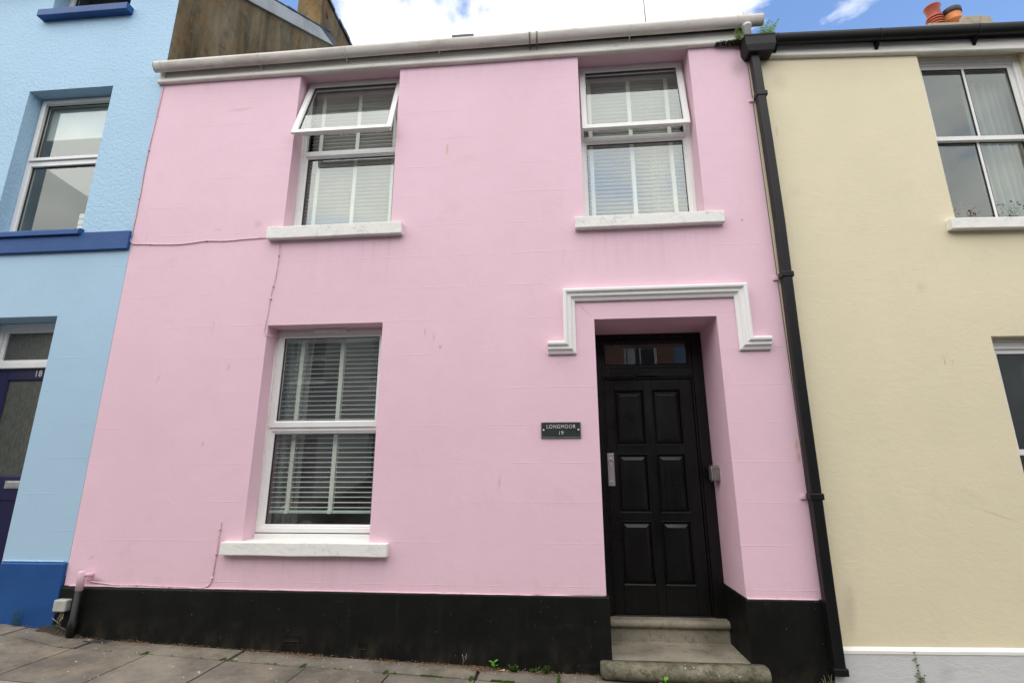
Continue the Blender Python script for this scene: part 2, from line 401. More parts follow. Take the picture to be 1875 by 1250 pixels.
        return ob
def tag(o, label=None, cat=None, group=None, kind=None):
    for k, v in (('label', label), ('category', cat), ('group', group), ('kind', kind)):
        if v: o[k] = v
    return o
def empty(name, loc, label, cat, group=None, rz=0., pivot_local=None):
    o = bpy.data.objects.new(name, None); C.objects.link(o); o.location = loc; o.rotation_euler = (0, 0, rz)
    o['_o'] = tuple(loc) if pivot_local is None else pivot_local
    o.empty_display_size = .2
    return tag(o, label, cat, group)
def rect_wall(b, x0, x1, z0, z1, ops, y=0., step=.25):
    """front sheet with holes; ops = (x0,x1,z0,z1,depth). Outer verts stay put, so neighbouring sheets meet."""
    xs = sorted({x0, x1, *[o[0] for o in ops], *[o[1] for o in ops]}); zs = sorted({z0, z1, *[o[2] for o in ops], *[o[3] for o in ops]})
    xs = [x for x in xs if x0 <= x <= x1]; zs = [z for z in zs if z0 <= z <= z1]
    for i in range(len(xs)-1):
        for j in range(len(zs)-1):
            cx, cz = (xs[i]+xs[i+1])/2, (zs[j]+zs[j+1])/2
            if any(o[0] < cx < o[1] and o[2] < cz < o[3] for o in ops): continue
            b.add([(xs[i],y,zs[j]),(xs[i+1],y,zs[j]),(xs[i+1],y,zs[j+1]),(xs[i],y,zs[j+1])], [(0,1,2,3)])
    for ox0, ox1, oz0, oz1, d in ops:
        a, c = max(oz0, z0), min(oz1, z1)
        b.add([(ox0,y,a),(ox0,d,a),(ox0,d,c),(ox0,y,c)], [(0,1,2,3)])
        b.add([(ox1,y,a),(ox1,d,a),(ox1,d,c),(ox1,y,c)], [(0,1,2,3)])
        if oz1 <= z1: b.add([(ox0,y,oz1),(ox1,y,oz1),(ox1,d,oz1),(ox0,d,oz1)], [(0,1,2,3)])
        if oz0 > z0: b.add([(ox0,y,oz0),(ox1,y,oz0),(ox1,d,oz0),(ox0,d,oz0)], [(0,1,2,3)])
def finish_wall(b, name, mat, parent, bev=.008):
    o = b.build(name, mat, parent)
    bm = bmesh.new(); bm.from_mesh(o.data); bmesh.ops.remove_doubles(bm, verts=bm.verts, dist=.0005)
    bmesh.ops.recalc_face_normals(bm, faces=bm.faces); bm.to_mesh(o.data); bm.free()
    m = o.modifiers.new('bevel', 'BEVEL'); m.width = bev; m.segments = 3; m.limit_method = 'ANGLE'; m.angle_limit = R(40)
    return o
def wobble(o, amp, scale, axes=(1,1,1), cuts=0):
    bm = bmesh.new(); bm.from_mesh(o.data)
    if cuts: bmesh.ops.subdivide_edges(bm, edges=[e for e in bm.edges if e.calc_length() > .12], cuts=cuts, use_grid_fill=True)
    for v in bm.verts:
        n = noise.noise_vector(v.co*scale)
        v.co += Vector((n.x*axes[0], n.y*axes[1], n.z*axes[2]))*amp
    bm.to_mesh(o.data); bm.free()
def room(parent, x0, x1, z0, z1, y0=.25, y1=3.2, mat=None):
    b = MB(); b.add([(x0,y0,z0),(x1,y0,z0),(x1,y1,z0),(x0,y1,z0),(x0,y0,z1),(x1,y0,z1),(x1,y1,z1),(x0,y1,z1)],
                    [(0,3,2,1),(4,5,6,7),(1,2,6,5),(2,3,7,6),(3,0,4,7)])
    return b.build('room', mat or M_room, parent)
def pane(b_args, parent, mat=None):
    x0, x1, z0, z1, y = b_args
    b = MB(); b.box(x0, x1, y, y+.0, z0, z1) if False else b.add([(x0,y,z0),(x1,y,z0),(x1,y,z1),(x0,y,z1)], [(0,1,2,3)])
    return b.build('pane', mat or M_glass, parent)
def hinge(b, y, z, ang, start=0):
    c, s_ = math.cos(ang), math.sin(ang)
    def fn(v):
        dy, dz = v.y-y, v.z-z
        return (v.x, y+dy*c+dz*s_, z-dy*s_+dz*c)
    return b.xf(fn, start)

def gz(x):
    pts = [(-40,1.62),(-5,.265),(-4.57,.243),(-4.1,.208),(-3.8,.152),(-1.9,.073),(.3,-.012),(2.,-.075),(40,-1.53)]
    for (a, za), (b, zb) in zip(pts, pts[1:]):
        if x <= b: return za+(zb-za)*(x-a)/(b-a)
    return pts[-1][1]

# ================================================================== PINK HOUSE
pink = empty('pink_house', (-1.1, 0, 0), 'two storey pink rendered terraced house with black plinth and black front door', 'house')
XL, XR = -4.068, 1.885
UL = (-2.545, -1.497, 3.60, 5.425, .26); UR = (.29, 1.352, 3.58, 5.425, .30); LW = (-2.58, -1.515, .84, 2.706, .26)
DR = (.34, 1.357, -.5, 2.682, .60)
b = MB(); rect_wall(b, XL, XR, .50, 5.50, [UL, UR, LW, DR])
finish_wall(b, 'wall', M_pink, pink, .010)
b = MB(); rect_wall(b, XL, XR, -.6, .508, [(.362, 1.343, -.7, 2., .60)], y=-.022)
b.add([(XL,-.022,.508),(.362,-.022,.508),(.362,.004,.520),(XL,.004,.530)], [(0,1,2,3)])
b.add([(1.343,-.022,.508),(XR,-.022,.508),(XR,.004,.520),(1.343,.004,.520)], [(0,1,2,3)])
b.add([(1.343,-.022,.508),(1.343,.60,.508),(1.36,.60,.520),(1.36,-.0,.520)], [(0,1,2,3)])
b.add([(.362,-.022,.508),(.362,.60,.508),(.338,.60,.520),(.338,0,.520)], [(0,1,2,3)])
b.add([(XR,-.022,-.6),(XR,.0,-.6),(XR,.0,.52),(XR,-.022,.508)], [(0,1,2,3)])
pl = finish_wall(b, 'plinth', M_black, pink, .006)
# paint lip where the pink meets the plinth
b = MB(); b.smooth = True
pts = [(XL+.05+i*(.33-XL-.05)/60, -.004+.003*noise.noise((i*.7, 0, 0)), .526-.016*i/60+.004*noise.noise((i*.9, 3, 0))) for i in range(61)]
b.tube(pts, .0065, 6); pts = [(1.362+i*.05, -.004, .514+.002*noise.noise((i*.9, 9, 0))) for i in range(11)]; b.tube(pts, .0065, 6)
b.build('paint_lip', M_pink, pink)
# air bricks low in the plinth
for x, z, w in ((-2.07, .185, .13), (-1.51, .142, .075)):
    b = MB(); b.ring(x-w/2, x+w/2, z-.025, z+.025, .008, -.028, -.012, .003)
    b.box(x-w/2+.01, x+w/2-.01, -.0235, -.02, z-.018, z-.006); b.box(x-w/2+.01, x+w/2-.01, -.0235, -.02, z+.002, z+.014)
    b.build('air_brick', M_black, pink, .001)
# interior rooms
room(pink, -3.9, -.6, 3.0, 5.38, .27); room(pink, -.55, 1.83, 3.0, 5.38, .31, mat=M_room_pale); room(pink, -3.9, -.3, .3, 2.78, .27, 3.6); room(pink, -.25, 1.83, .2, 2.8, .61, 3.4)

def sill(parent, x0, x1, zt, zb, yf, yb, mat, tilt=0., name='sill'):
    b = MB(); b.prism([(yf, zb), (yf, zt-.006), (yb, zt), (yb, zb+.01)], 'x', x0, x1)
    o = b.build(name, mat, parent)
    wobble(o, .007, 2.7, (.6, .8, .8), cuts=6)
    m = o.modifiers.new('bevel', 'BEVEL'); m.width = .007; m.segments = 2; m.limit_method = 'ANGLE'; m.angle_limit = R(50)
    return o
def plastic_window(parent, op, y, tz, open_ang=None, bottom=None, vent=False):
    """tz = (bottom, top) of the transom; upper light is a top-hung sash"""
    x0, x1, z0, z1, _ = op; z0 = bottom if bottom is not None else z0; x0 += .003; x1 -= .003; z1 -= .003
    fw = .042
    b = MB(); b.ring(x0, x1, z0, z1, fw, y, y+.07, .006)
    b.box(x0+fw-.002, x1-fw+.002, y+.003, y+.066, tz[0], tz[1])
    win = b.build('window', M_upvc, parent, .003)
    # lower fixed light with its glazing bead
    b = MB(); b.ring(x0+fw-.004, x1-fw+.004, z0+fw-.004, tz[0]+.004, .028, y+.012, y+.05, .014); b.build('glazing_bead', M_upvc, win, .002)
    b = MB(); b.ring(x0+fw+.022, x1-fw-.022, z0+fw+.022, tz[0]-.022, .006, y+.026, y+.044); b.build('gasket', M_upvc_in, win)
    pane((x0+fw+.02, x1-fw-.02, z0+fw+.02, tz[0]-.02, y+.036), win)
    # sash
    sx0, sx1, sz0, sz1 = x0+.020, x1-.020, tz[1]-.028 if open_ang is None else tz[1]-.012, z1-(.007 if open_ang else .020)
    hy, hz = y-.004, sz1
    if open_ang: hy = y-.012
    ang = open_ang or 0.
    b = MB(); b.ring(sx0, sx1, sz0, sz1, .058, y-.012, y+.010, .012); b.ring(sx0+.018, sx1-.018, sz0+.018, sz1-.018, .040, y+.010, y+.048); hinge(b, hy, hz, ang)
    s_ = b.build('sash', M_upvc, win, .0025)
    b = MB(); b.ring(sx0+.054, sx1-.054, sz0+.054, sz1-.054, .007, y+.004, y+.03); hinge(b, hy, hz, ang); b.build('gasket', M_upvc_in, win)
    b = MB(); p = (sx0+.054, sx1-.054, sz0+.054, sz1-.054, y+.012)
    b.add([(p[0],p[4],p[2]),(p[1],p[4],p[2]),(p[1],p[4],p[3]),(p[0],p[4],p[3])], [(0,1,2,3)]); hinge(b, hy, hz, ang); b.build('pane', M_glass, win)
    if open_ang:
        # locking gear under the bottom rail, handle, and the two friction stays
        b = MB(); b.box(sx0+.05, sx1-.05, y+.049, y+.053, sz0+.030, sz0+.046)
        for k in range(4):
            cx = sx0+.14+k*(sx1-sx0-.28)/3; b.box(cx-.02, cx+.02, y+.049, y+.061, sz0+.026, sz0+.036)
        for k in (-1, 1): b.box((sx0+sx1)/2+k*.03-.008, (sx0+sx1)/2+k*.03+.008, y+.05, y+.075, sz0+.03, sz0+.05)
        hinge(b, hy, hz, ang); b.build('lock_gear', M_silver, win, .001)
        b = MB(); b.ring(x0+.036, x1-.036, tz[1]-.004, z1-.036, .012, y+.045, y+.055); b.build('gasket', M_upvc_in, win)
        for sx in (sx0+.022, sx1-.022):
            L = sz1-sz0; v = Vector((0, -math.sin(ang), -math.cos(ang)))
            p1 = Vector((sx, hy+.03, hz))+v*(L*.55); p0 = Vector((sx, y+.03, hz-L*.80))
            b = MB(); b.tube([p0, p1], .005, 4); b.build('stay', M_silver, win)
            b = MB(); b.tube([Vector((sx, hy+.03, hz))+v*(L*.2), Vector((sx, y+.03, hz-L*.40))], .005, 4); b.build('stay', M_silver, win)
    if vent:
        b = MB(); b.box(-2.205, -1.905, y-.03, y+.0, z1-.033, z1-.010); b.box(-2.215, -1.895, y-.036, y-.028, z1-.012, z1-.004); b.build('trickle_vent', M_upvc, win, .003)
    return win
w1 = plastic_window(pink, UL, .170, (4.548, 4.602), open_ang=R(18.5), bottom=3.70)
tag(w1, 'top light propped wide open')
sill(pink and w1, -2.668, -1.372, 3.66, 3.535, -.062, .24, M_sill)
w2 = plastic_window(pink, UR, .205, (4.565, 4.618), open_ang=R(9.0), bottom=3.69)
sill(w2, .205, 1.496, 3.628, 3.512, -.062, .28, M_sill)
w3 = plastic_window(pink, LW, .170, (1.775, 1.835), bottom=.928, vent=True)
sill(w3, -2.726, -1.352, .882, .776, -.062, .24, M_sill)
b = MB(); b.box(LW[0]+.004, LW[1]-.004, .15, .235, .876, .920); b.build('sub_sill', M_upvc, w3, .003)
# dirty sealant bead round the frames
for wn, op, y, zb in ((w1, UL, .166, 3.66), (w2, UR, .201, 3.63), (w3, LW, .166, .90)):
    b = MB(); b.smooth = True
    for x in (op[0]+.002, op[1]-.002): b.tube([(x, y, zb), (x, y, op[3]-.002)], .006, 6)
    b.tube([(op[0], y, op[3]-.002), (op[1], y, op[3]-.002)], .006, 6); b.build('sealant', M_sill, wn)

def blind(op, y, zb, tapes, label, pitch=.0425, tilt=3., group='venetian blinds behind the pink house windows', dy=.05, top=None):
    x0, x1, _, z1, _ = op; x0 += .045; x1 -= .045; z1 = top or z1-.045
    root = empty('venetian_blind', ((x0+x1)/2, y, zb), label, 'blind', group)
    b = MB(); z = zb+.04; k = 0
    while z < z1-.06:
        a = R(tilt+random.uniform(-.8, .8)); c, s_ = math.cos(a)*dy/2, math.sin(a)*dy/2
        e = random.uniform(-.0012, .0012); vs = []
        for t, h in ((-1, 0), (-.5, .0022), (0, .003), (.5, .0022), (1, 0)):
            for x in (x0, x1): vs.append((x, y+t*c, z+e+t*s_+h))
        for t, h in ((-1, -.0025), (-.5, -.0003), (0, .0005), (.5, -.0003), (1, -.0025)):
            for x in (x0, x1): vs.append((x, y+t*c, z+e+t*s_+h))
        fs = [(i*2, i*2+1, i*2+3, i*2+2) for i in range(4)]+[(10+i*2, 12+i*2, 13+i*2, 11+i*2) for i in range(4)]
        fs += [(0, 10, 11, 1), (8, 9, 19, 18), (0,2,4,6,8,18,16,14,12,10), (1,3,5,7,9,19,17,15,13,11)]
        b.add(vs, fs); z += pitch; k += 1
    b.build('slats', M_blind, root)
    for tx in tapes:
        b = MB()
        for yy in (y-dy/2-.003, y+dy/2+.002): b.box(tx-.019, tx+.019, yy, yy+.0012, zb-.002, z1-.02)
        b.box(tx-.017, tx+.017, y-.036, y-.0285, zb-.012, zb+.014)
        b.build('tape', M_tape, root)
    b = MB(); b.box(x0, x1, y-.026, y+.026, zb-.010, zb+.014); b.build('bottom_rail', M_rail, root, .004)
    b = MB(); b.box(x0, x1, y-.030, y+.03, z1-.05, z1); b.build('head_rail', M_blind, root, .003)
    return root
blind(UL, .272+.03, 3.74, (-2.40, -2.005, -1.61), 'closed-looking white slatted blind behind the wide open upper left window of the pink house', tilt=-16)
blind(UR, .31+.03, 3.74, (.41, .81, 1.19), 'white slatted blind with green tapes in the upper window above the black door', tilt=5)
blind(LW, .272+.03, 1.085, (-2.375, -1.985, -1.60), 'white slatted blind in the ground floor window of the pink house', tilt=7, dy=.036)
# curtains
def curtain(name, x0, x1, z0, z1, y, label, folds=7, amp=.03, mat=None):
    b = MB(); b.smooth = True; n = folds*8; vs = []; rows = 8
    for j in range(rows+1):
        z = z0+(z1-z0)*j/rows
        for i in range(n+1):
            t = i/n; a = amp*(1.1-.35*j/rows)
            vs.append((x0+(x1-x0)*t, y+a*math.sin(t*folds*2*math.pi+1.2*math.sin(t*9))+.01*noise.noise((t*8, j*.4, 0)), z))
    b.add(vs, [(j*(n+1)+i, j*(n+1)+i+1, (j+1)*(n+1)+i+1, (j+1)*(n+1)+i) for j in range(rows) for i in range(n)])
    o = b.build(name, mat or M_net, None, origin=((x0+x1)/2, y, z0)); return tag(o, label, 'curtain')
curtain('curtain', 1.00, 1.34, 3.62, 5.36, .42, 'pale curtain hanging behind the blind of the upper window over the door', 5)
curtain('curtain', -2.56, -2.34, .9, 2.66, .40, 'pale curtain gathered at the left of the pink house ground floor window', 4, .025)

# hood moulding over the door
b = MB()
prof = [(.052, 0), (.052, .066), (.040, .072), (.022, .070), (.014, .055), (.004, .049), (-.010, .052), (-.018, .046), (-.026, .032), (-.040, .028), (-.052, .022), (-.052, 0)]
b.sweep(prof, [(-.060, 2.430), (.128, 2.430), (.128, 2.893), (1.560, 2.893), (1.560, 2.432), (1.755, 2.432)])
hm = b.build('hood_moulding', M_mould, pink, .003); hm.data.polygons.foreach_set('use_smooth', [False]*len(hm.data.polygons))

# fascia, gutter
b = MB()
xs = [XL-.03+i*(1.90-XL+.03)/12 for i in range(13)]
fprof = [(0.0, 5.385), (-.036, 5.385), (-.044, 5.395), (-.044, 5.420), (-.036, 5.432), (-.026, 5.436), (-.026, 5.555), (0, 5.555)]
vs = []; k = len(fprof)
for x in xs:
    dz = .006*noise.noise((x*.8, 2, 1))
    vs += [(x, y, z+dz) for y, z in fprof]
b.add(vs, [(i*k+j, i*k+(j+1) % k, (i+1)*k+(j+1) % k, (i+1)*k+j) for i in range(12) for j in range(k)]+[tuple(range(k)), tuple(range(12*k, 13*k))])
b.build('fascia', M_fascia, pink, .003)
def gutter(parent, x0, x1, yc, zt0, zt1, r, dep, mat, brk, bmat, name='gutter', jt=(), n=24, sag=.006, endcap=True):
    b = MB(); b.smooth = True; segs = 12; vs = []
    outer = [(yc+r*math.cos(math.pi+math.pi*j/segs), dep*math.sin(math.pi+math.pi*j/segs)) for j in range(segs+1)]
    inner = [(yc+(r-.005)*math.cos(2*math.pi-math.pi*j/segs), (dep-.005)*math.sin(2*math.pi-math.pi*j/segs)+.001) for j in range(segs+1)]
    prof = outer+inner; k = len(prof)
    def zt(x): t = (x-x0)/(x1-x0); return zt0+(zt1-zt0)*t+sag*noise.noise((x*.9, 5, 0))
    for i in range(n+1):
        x = x0+(x1-x0)*i/n; vs += [(x, y, zt(x)+z) for y, z in prof]
    b.add(vs, [(i*k+j, i*k+(j+1) % k, (i+1)*k+(j+1) % k, (i+1)*k+j) for i in range(n) for j in range(k)])
    b.smooth = False; b.cur = 1
    for x in ((x0, x1) if endcap else ()):
        b.add([(x+dx, y, zt(x)+z) for dx in (-.003, .003) for y, z in outer], [tuple(range(segs+1)), tuple(range(segs+1, 2*segs+2))]+[(j, (j+1) % (segs+1), segs+1+(j+1) % (segs+1), segs+1+j) for j in range(segs+1)])
    g = b.build(name, [mat, M_gdirt if mat is M_gutter else mat], parent)
    for x in brk:
        b = MB(); b.smooth = True
        wid = .016 if x in jt else .011
        pr = [(y*1.0+(y-yc)*.06, z*1.06) for y, z in outer]+[(y, z*.98) for y, z in outer[::-1]]
        kk = len(pr)
        b.add([(x+dx, y, zt(x)+z+.001) for dx in (-wid/2, wid/2) for y, z in pr], [tuple(range(kk))[::-1], tuple(range(kk, 2*kk))]+[(j, (j+1) % kk, kk+(j+1) % kk, kk+j) for j in range(kk)])
        b.smooth = False
        if bmat is M_blackpl: b.prism([(yc+.0, zt(x)-dep*.95), (-.031, zt(x)-dep*.6), (-.031, zt(x)-dep-.060)], 'x', x-.014, x+.014)
        else: b.prism([(yc+.01, zt(x)-dep*.97), (-.020, zt(x)-dep*.7), (-.022, zt(x)-dep-.030), (yc+.035, zt(x)-dep*1.02)], 'x', x-.005, x+.005)
        b.build('bracket', M_gdirt if x in jt else bmat, g)
    return g, zt
gp, zt_p = gutter(pink, -4.095, 2.035, -.088, 5.562, 5.600, .052, .086, M_gutter, [-4.02,-2.961,-2.046,-1.085,-.175,-.105,.795,1.80], M_gutter, jt=(-.175,-.105))
# joint of the running outlet and its spout
b = MB(); b.smooth = True; b.lathe((1.885, -.09, 5.50), [(.045, .02), (.045, -.005), (.034, -.012), (.034, -.20)], 18)
b.build('outlet_spout', m_upvc('white_outlet_plastic', (.60,.58,.55)), gp)
# pink roof (slates) and small stack beyond the ridge
b = MB(); b.prism([(-.04, 5.52), (-.04, 5.56), (3.4, 8.28), (6.8, 5.5), (6.8, 5.4), (3.4, 8.15)], 'x', XL+.01, 1.93); b.build('roof', M_slate, pink)
b = MB(); b.box(-1.66, -1.33, 3.15, 3.65, 8.0, 8.85); b.box(-1.69, -1.30, 3.10, 3.70, 8.85, 8.93); b.build('chimney', M_slate, pink, .01)
# side walls of the house (party walls under the roof)
b = MB(); b.box(XL+.06, XL+.12, .02, 6.7, -.3, 5.35); b.box(1.84, 1.88, .62, 6.7, -.3, 5.35); b.box(XL+.06, 1.88, 6.7, 6.8, -.3, 5.35); b.build('back_wall', M_room, pink)

# front door
dx0, dx1 = .343, 1.354; yF = .515
b = MB()
b.box(dx0, .425, yF, .60, .20, 2.679); b.box(1.262, dx1, yF, .60, .20, 2.679)
b.box(.425, 1.262, yF, .60, 2.630, 2.679); b.box(.425, 1.262, yF+.006, .60, 2.268, 2.352)
b.box(.425, .445, yF+.016, .60, .245, 2.268); b.box(1.245, 1.262, yF+.016, .60, .245, 2.268); b.box(.445, 1.245, yF+.016, .60, 2.250, 2.268)
b.ring(.425, 1.262, 2.352, 2.630, .042, yF+.014, .58, .012)
frame = b.build('door_frame', M_gloss, pink, .004)
pane((.46, 1.225, 2.385, 2.60, .556), frame)
b = MB(); b.box(.745, .94, yF-.006, yF+.006, 2.275, 2.322); b.ring(.745, .94, 2.275, 2.322, .006, yF-.009, yF-.005); b.build('name_plaque', M_gloss, frame, .0015)
b = MB(); lx0, lx1, lz0, lz1 = .448, 1.242, .262, 2.247; ly = .545
cols = ((.537, .808), (.882, 1.140)); rows = ((1.650, 2.155), (1.070, 1.575), (.487, 1.003))
b.box(lx0, cols[0][0], ly, ly+.045, lz0, lz1); b.box(cols[0][1], cols[1][0], ly, ly+.045, lz0, lz1); b.box(cols[1][1], lx1, ly, ly+.045, lz0, lz1)
for c0, c1 in cols:
    b.box(c0, c1, ly+.001, ly+.045, lz0, rows[2][0]); b.box(c0, c1, ly+.001, ly+.045, rows[2][1], rows[1][0])
    b.box(c0, c1, ly+.001, ly+.045, rows[1][1], rows[0][0]); b.box(c0, c1, ly+.001, ly+.045, rows[0][1], lz1)
door = b.build('door', M_gloss, pink, .004, segs=3)
for c0, c1 in cols:
    for r0, r1 in rows:
        b = MB(); b.ring(c0-.001, c1+.001, r0-.001, r1+.001, .014, ly-.006, ly+.03, .010)
        i0, i1, o = .014, .052, .022
        vs = []
        for d, y in ((i0, ly+o), (i1, ly+.004), (i1+.004, ly+.003)):
            vs += [(c0+d, y, r0+d), (c1-d, y, r0+d), (c1-d, y, r1-d), (c0+d, y, r1-d)]
        fs = [(a*4+k, a*4+(k+1) % 4, (a+1)*4+(k+1) % 4, (a+1)*4+k) for a in range(2) for k in range(4)]+[(8,9,10,11)]
        b.add(vs, fs); b.build('panel', M_gloss, door, .0015)
b = MB(); b.box(.447, .505, ly-.008, ly, 1.298, 1.580); b.ring(.456, .497, 1.335, 1.475, .005, ly-.011, ly-.007, .002)
b.box(.461, .490, ly-.0105, ly-.006, 1.34, 1.470)
b.build('letter_plate', M_silver, door, .0015)
b = MB(); b.smooth = True
b.lathe((.476, ly-.012, 1.532), [(.011, .006), (.011, -.004), (.006, -.008)], 14, 'y')
b.tube([(.476+.021*math.sin(a*math.pi/9), ly-.020, 1.505+.021*math.cos(a*math.pi/9)) for a in range(19)], .0042, 6)
b.build('knocker', M_silver, door)
b = MB(); b.box(.445, 1.245, .53, .60, .20, .262); b.build('threshold', M_gloss, frame, .004)

# doorstep
ds = empty('doorstep', (.85, .1, -.1), 'worn two tier stone doorstep with rounded nosings under the black door', 'doorstep')
def nosing(x0, x1, yb, zt, zb, proj, r):
    p = [(yb, zt)]
    cy, cz = yb-proj+r, (zt-r)
    for k in range(9): a = math.pi/2+k*math.pi/8; p.append((cy+r*math.cos(a), cz+r*math.sin(a)))
    p += [(cy+.004, zb), (yb, zb)]
    return p
b = MB(); b.prism(nosing(0,0,.44,.252,.192,.030,.030), 'x', .345, 1.352); b.box(.345, 1.352, .44, .545, .192, .252)
b.box(.355, 1.350, .447, .60, .06, .192)
us = b.build('upper_step', M_step, ds, .003); wobble(us, .004, 3, cuts=5)
b = MB(); b.box(.356, 1.350, -.02, .47, -.12, .088)
tr = b.build('tread', M_step, ds, .006); wobble(tr, .004, 3, cuts=4)
b = MB(); pr = nosing(0,0,-.018,.096,-.015,.125,.054); b.smooth = True
n = 14; k = len(pr); vs = []
for i in range(n+1):
    x = .272+(1.432-.272)*i/n; q = .0
    sh = .82 if i in (0, n) else .96 if i in (1, n-1) else 1.
    for y, z in pr: vs.append((x if i not in (1, n-1) else (.285 if i == 1 else 1.419), -.018+(y+.018)*sh+.004*noise.noise((x*3, y*6, z*6)), .04+(z-.04)*sh+.006*noise.noise((x*2.5, 4+y*5, z*5))))
b.add(vs, [(i*k+j, i*k+(j+1) % k, (i+1)*k+(j+1) % k, (i+1)*k+j) for i in range(n) for j in range(k)]+[tuple(range(k)), tuple(range(n*k, (n+1)*k))])
b.smooth = False; b.box(.30, 1.40, -.10, -.03, -.2, -.012)
b.build('nosing', M_nose, ds)

# key safe on the reveal
ks = empty('key_safe', (1.345, .39, 1.335), 'small weathered grey key safe fixed to the pink reveal beside the black door', 'key safe')
b = MB(); b.prism([(.335, 1.345), (.345, 1.335), (.435, 1.335), (.445, 1.345), (.445, 1.455), (.425, 1.470), (.355, 1.470), (.335, 1.455)], 'x', 1.300, 1.356); b.build('casing', M_greycase, ks, .006, segs=3)
b = MB(); b.prism([(.348, 1.35), (.432, 1.35), (.432, 1.452), (.42, 1.460), (.36, 1.460), (.348, 1.452)], 'x', 1.292, 1.301); b.build('cover', M_silver, ks, .003)

# house sign
def text_obj(txt, size, loc, name, mat, parent, ext=.0012, sx=1., spacing=1., bold=0.):
    cu = bpy.data.curves.new(name, 'FONT'); cu.body = txt; cu.size = size; cu.extrude = ext; cu.align_x = 'CENTER'; cu.align_y = 'CENTER'
    cu.space_character = spacing; cu.offset = bold
    ob = bpy.data.objects.new(name, cu); C.objects.link(ob)
    bpy.context.view_layer.update()
    me = bpy.data.meshes.new_from_object(ob.evaluated_get(bpy.context.evaluated_depsgraph_get()))
    bpy.data.objects.remove(ob); o0 = Vector(parent.get('_o', (0,0,0)))
    L = Vector(loc)
    for v in me.vertices: v.co = Vector((v.co.x*sx, -v.co.z, v.co.y))+L-o0
    me.materials.clear(); me.materials.append(mat); me.name = name
    o = bpy.data.objects.new(name, me); C.objects.link(o); o.parent = parent; return o
sg = empty('house_sign', (.032, -.006, 1.68), 'small dark rectangular sign reading LONGMOOR 19 screwed to the pink wall', 'sign')
b = MB(); b.box(-.128, .194, -.012, -.001, 1.684, 1.812); b.build('plate', M_signplate, sg, .003)
b = MB(); b.ring(-.126, .192, 1.686, 1.810, .006, -.0145, -.011, .002); b.build('rim', M_signedge, sg, .001)
text_obj('LONGMOOR', .043, (.033, -.0135, 1.775), 'lettering', M_letter, sg, sx=.86, spacing=1.16)
text_obj('19', .042, (.032, -.0135, 1.724), 'numerals', M_letter, sg, sx=.95, spacing=1.15)
for x in (-.108, .174):
    b = MB(); b.smooth = True; b.lathe((x, -.0155, 1.748), [(.0085, .004), (.0075, .0), (.003, -.002)], 12, 'y'); b.build('screw', M_silver, sg)

# cables
def cable(name, pts, r, mat, label, clips=()):
    P = [Vector((p[0], p[2] if len(p) > 2 else -.006, p[1])) for p in pts]; out = []
    for i in range(len(P)-1):
        a = P[max(i-1, 0)]; b_ = P[i]; c = P[i+1]; d = P[min(i+2, len(P)-1)]
        for k in range(6):
            t = k/6; out.append(.5*((2*b_)+(c-a)*t+(2*a-5*b_+4*c-d)*t*t+(-a+3*b_-3*c+d)*t**3))
    out.append(P[-1])
    root = empty(name, tuple(P[0]), label, 'cable')
    b = MB(); b.smooth = True; b.tube(out, r, 6); b.build('sheath', mat, root)
    for (x, z) in clips:
        b = MB(); b.smooth = True; b.lathe((x, -.006, z), [(.009, .008), (.009, -.006), (.004, -.010)], 8, 'y'); b.build('clip', mat, root)
cable('cable', [(-4.045,5.40),(-4.05,5.20),(-4.078,4.45),(-4.07,4.1),(-4.075,3.72),(-4.08,3.62),(-4.045,3.565),(-3.93,3.557),(-3.75,3.545),(-3.56,3.54),(-3.42,3.55),(-3.29,3.563),(-3.1,3.555),(-2.9,3.565),(-2.67,3.572)], .0045, M_cable,
      'thin cable clipped down the blue and pink joint, then across to the upper left sill', [(-3.86,3.552),(-3.29,3.563),(-4.075,4.05),(-4.07,4.6),(-4.06,5.0)])
cable('cable', [(-2.62,3.55),(-2.565,3.535),(-2.552,3.45),(-2.548,3.32),(-2.56,3.15),(-2.58,3.0),(-2.592,2.80),(-2.60,2.70),(-2.60,2.64),(-2.575,2.61,.0),(-2.56,2.625,.06),(-2.545,2.64,.15)], .0036, M_cable,
      'thin pink painted cable dropping from the upper left sill to the ground floor window', [(-2.549,3.38),(-2.569,3.08),(-2.58,2.96)])
cable('cable', [(-2.775,1.03),(-2.778,.95),(-2.78,.84),(-2.785,.71),(-2.79,.60),(-2.815,.545),(-2.88,.525),(-3.05,.530),(-3.25,.533),(-3.43,.538),(-3.6,.536),(-3.84,.560)], .0048, M_cable,
      'pink painted cable rising from the black plinth left of the ground floor sill', [(-2.777,.97),(-2.782,.78),(-2.79,.60),(-3.14,.531),(-3.43,.538)])

# waste pipe stub and junction box at the left
wp = empty('waste_pipe', (-3.872, -.05, .15), 'short waste pipe, pink above and black below, at the left end of the black plinth', 'pipe')
b = MB(); b.smooth = True; b.lathe((-3.872, -.062, 0), [(.027, .50), (.027, .640), (.024, .648)], 18); b.build('upper_pipe', M_pink, wp)
b = MB(); b.smooth = True; b.lathe((-3.872, -.062, 0), [(.032, .12), (.032, .28), (.027, .285), (.027, .502)], 18); b.build('lower_pipe', M_blackpl, wp)
b = MB(); b.smooth = True; b.tube([(-3.872, -.062, .618), (-3.848, -.055, .618), (-3.836, -.035, .615), (-3.834, .02, .612)], .017, 12); b.build('branch', M_pink, wp)
jb = empty('junction_box', (-4.0, -.05, .33), 'square grey plastic junction box with frayed wires between the blue and black plinths', 'junction box')
b = MB(); b.box(-4.055, -3.945, -.085, -.022, .345, .435); b.build('casing', M_greypl, jb, .012, segs=3)
b = MB(); b.smooth = True
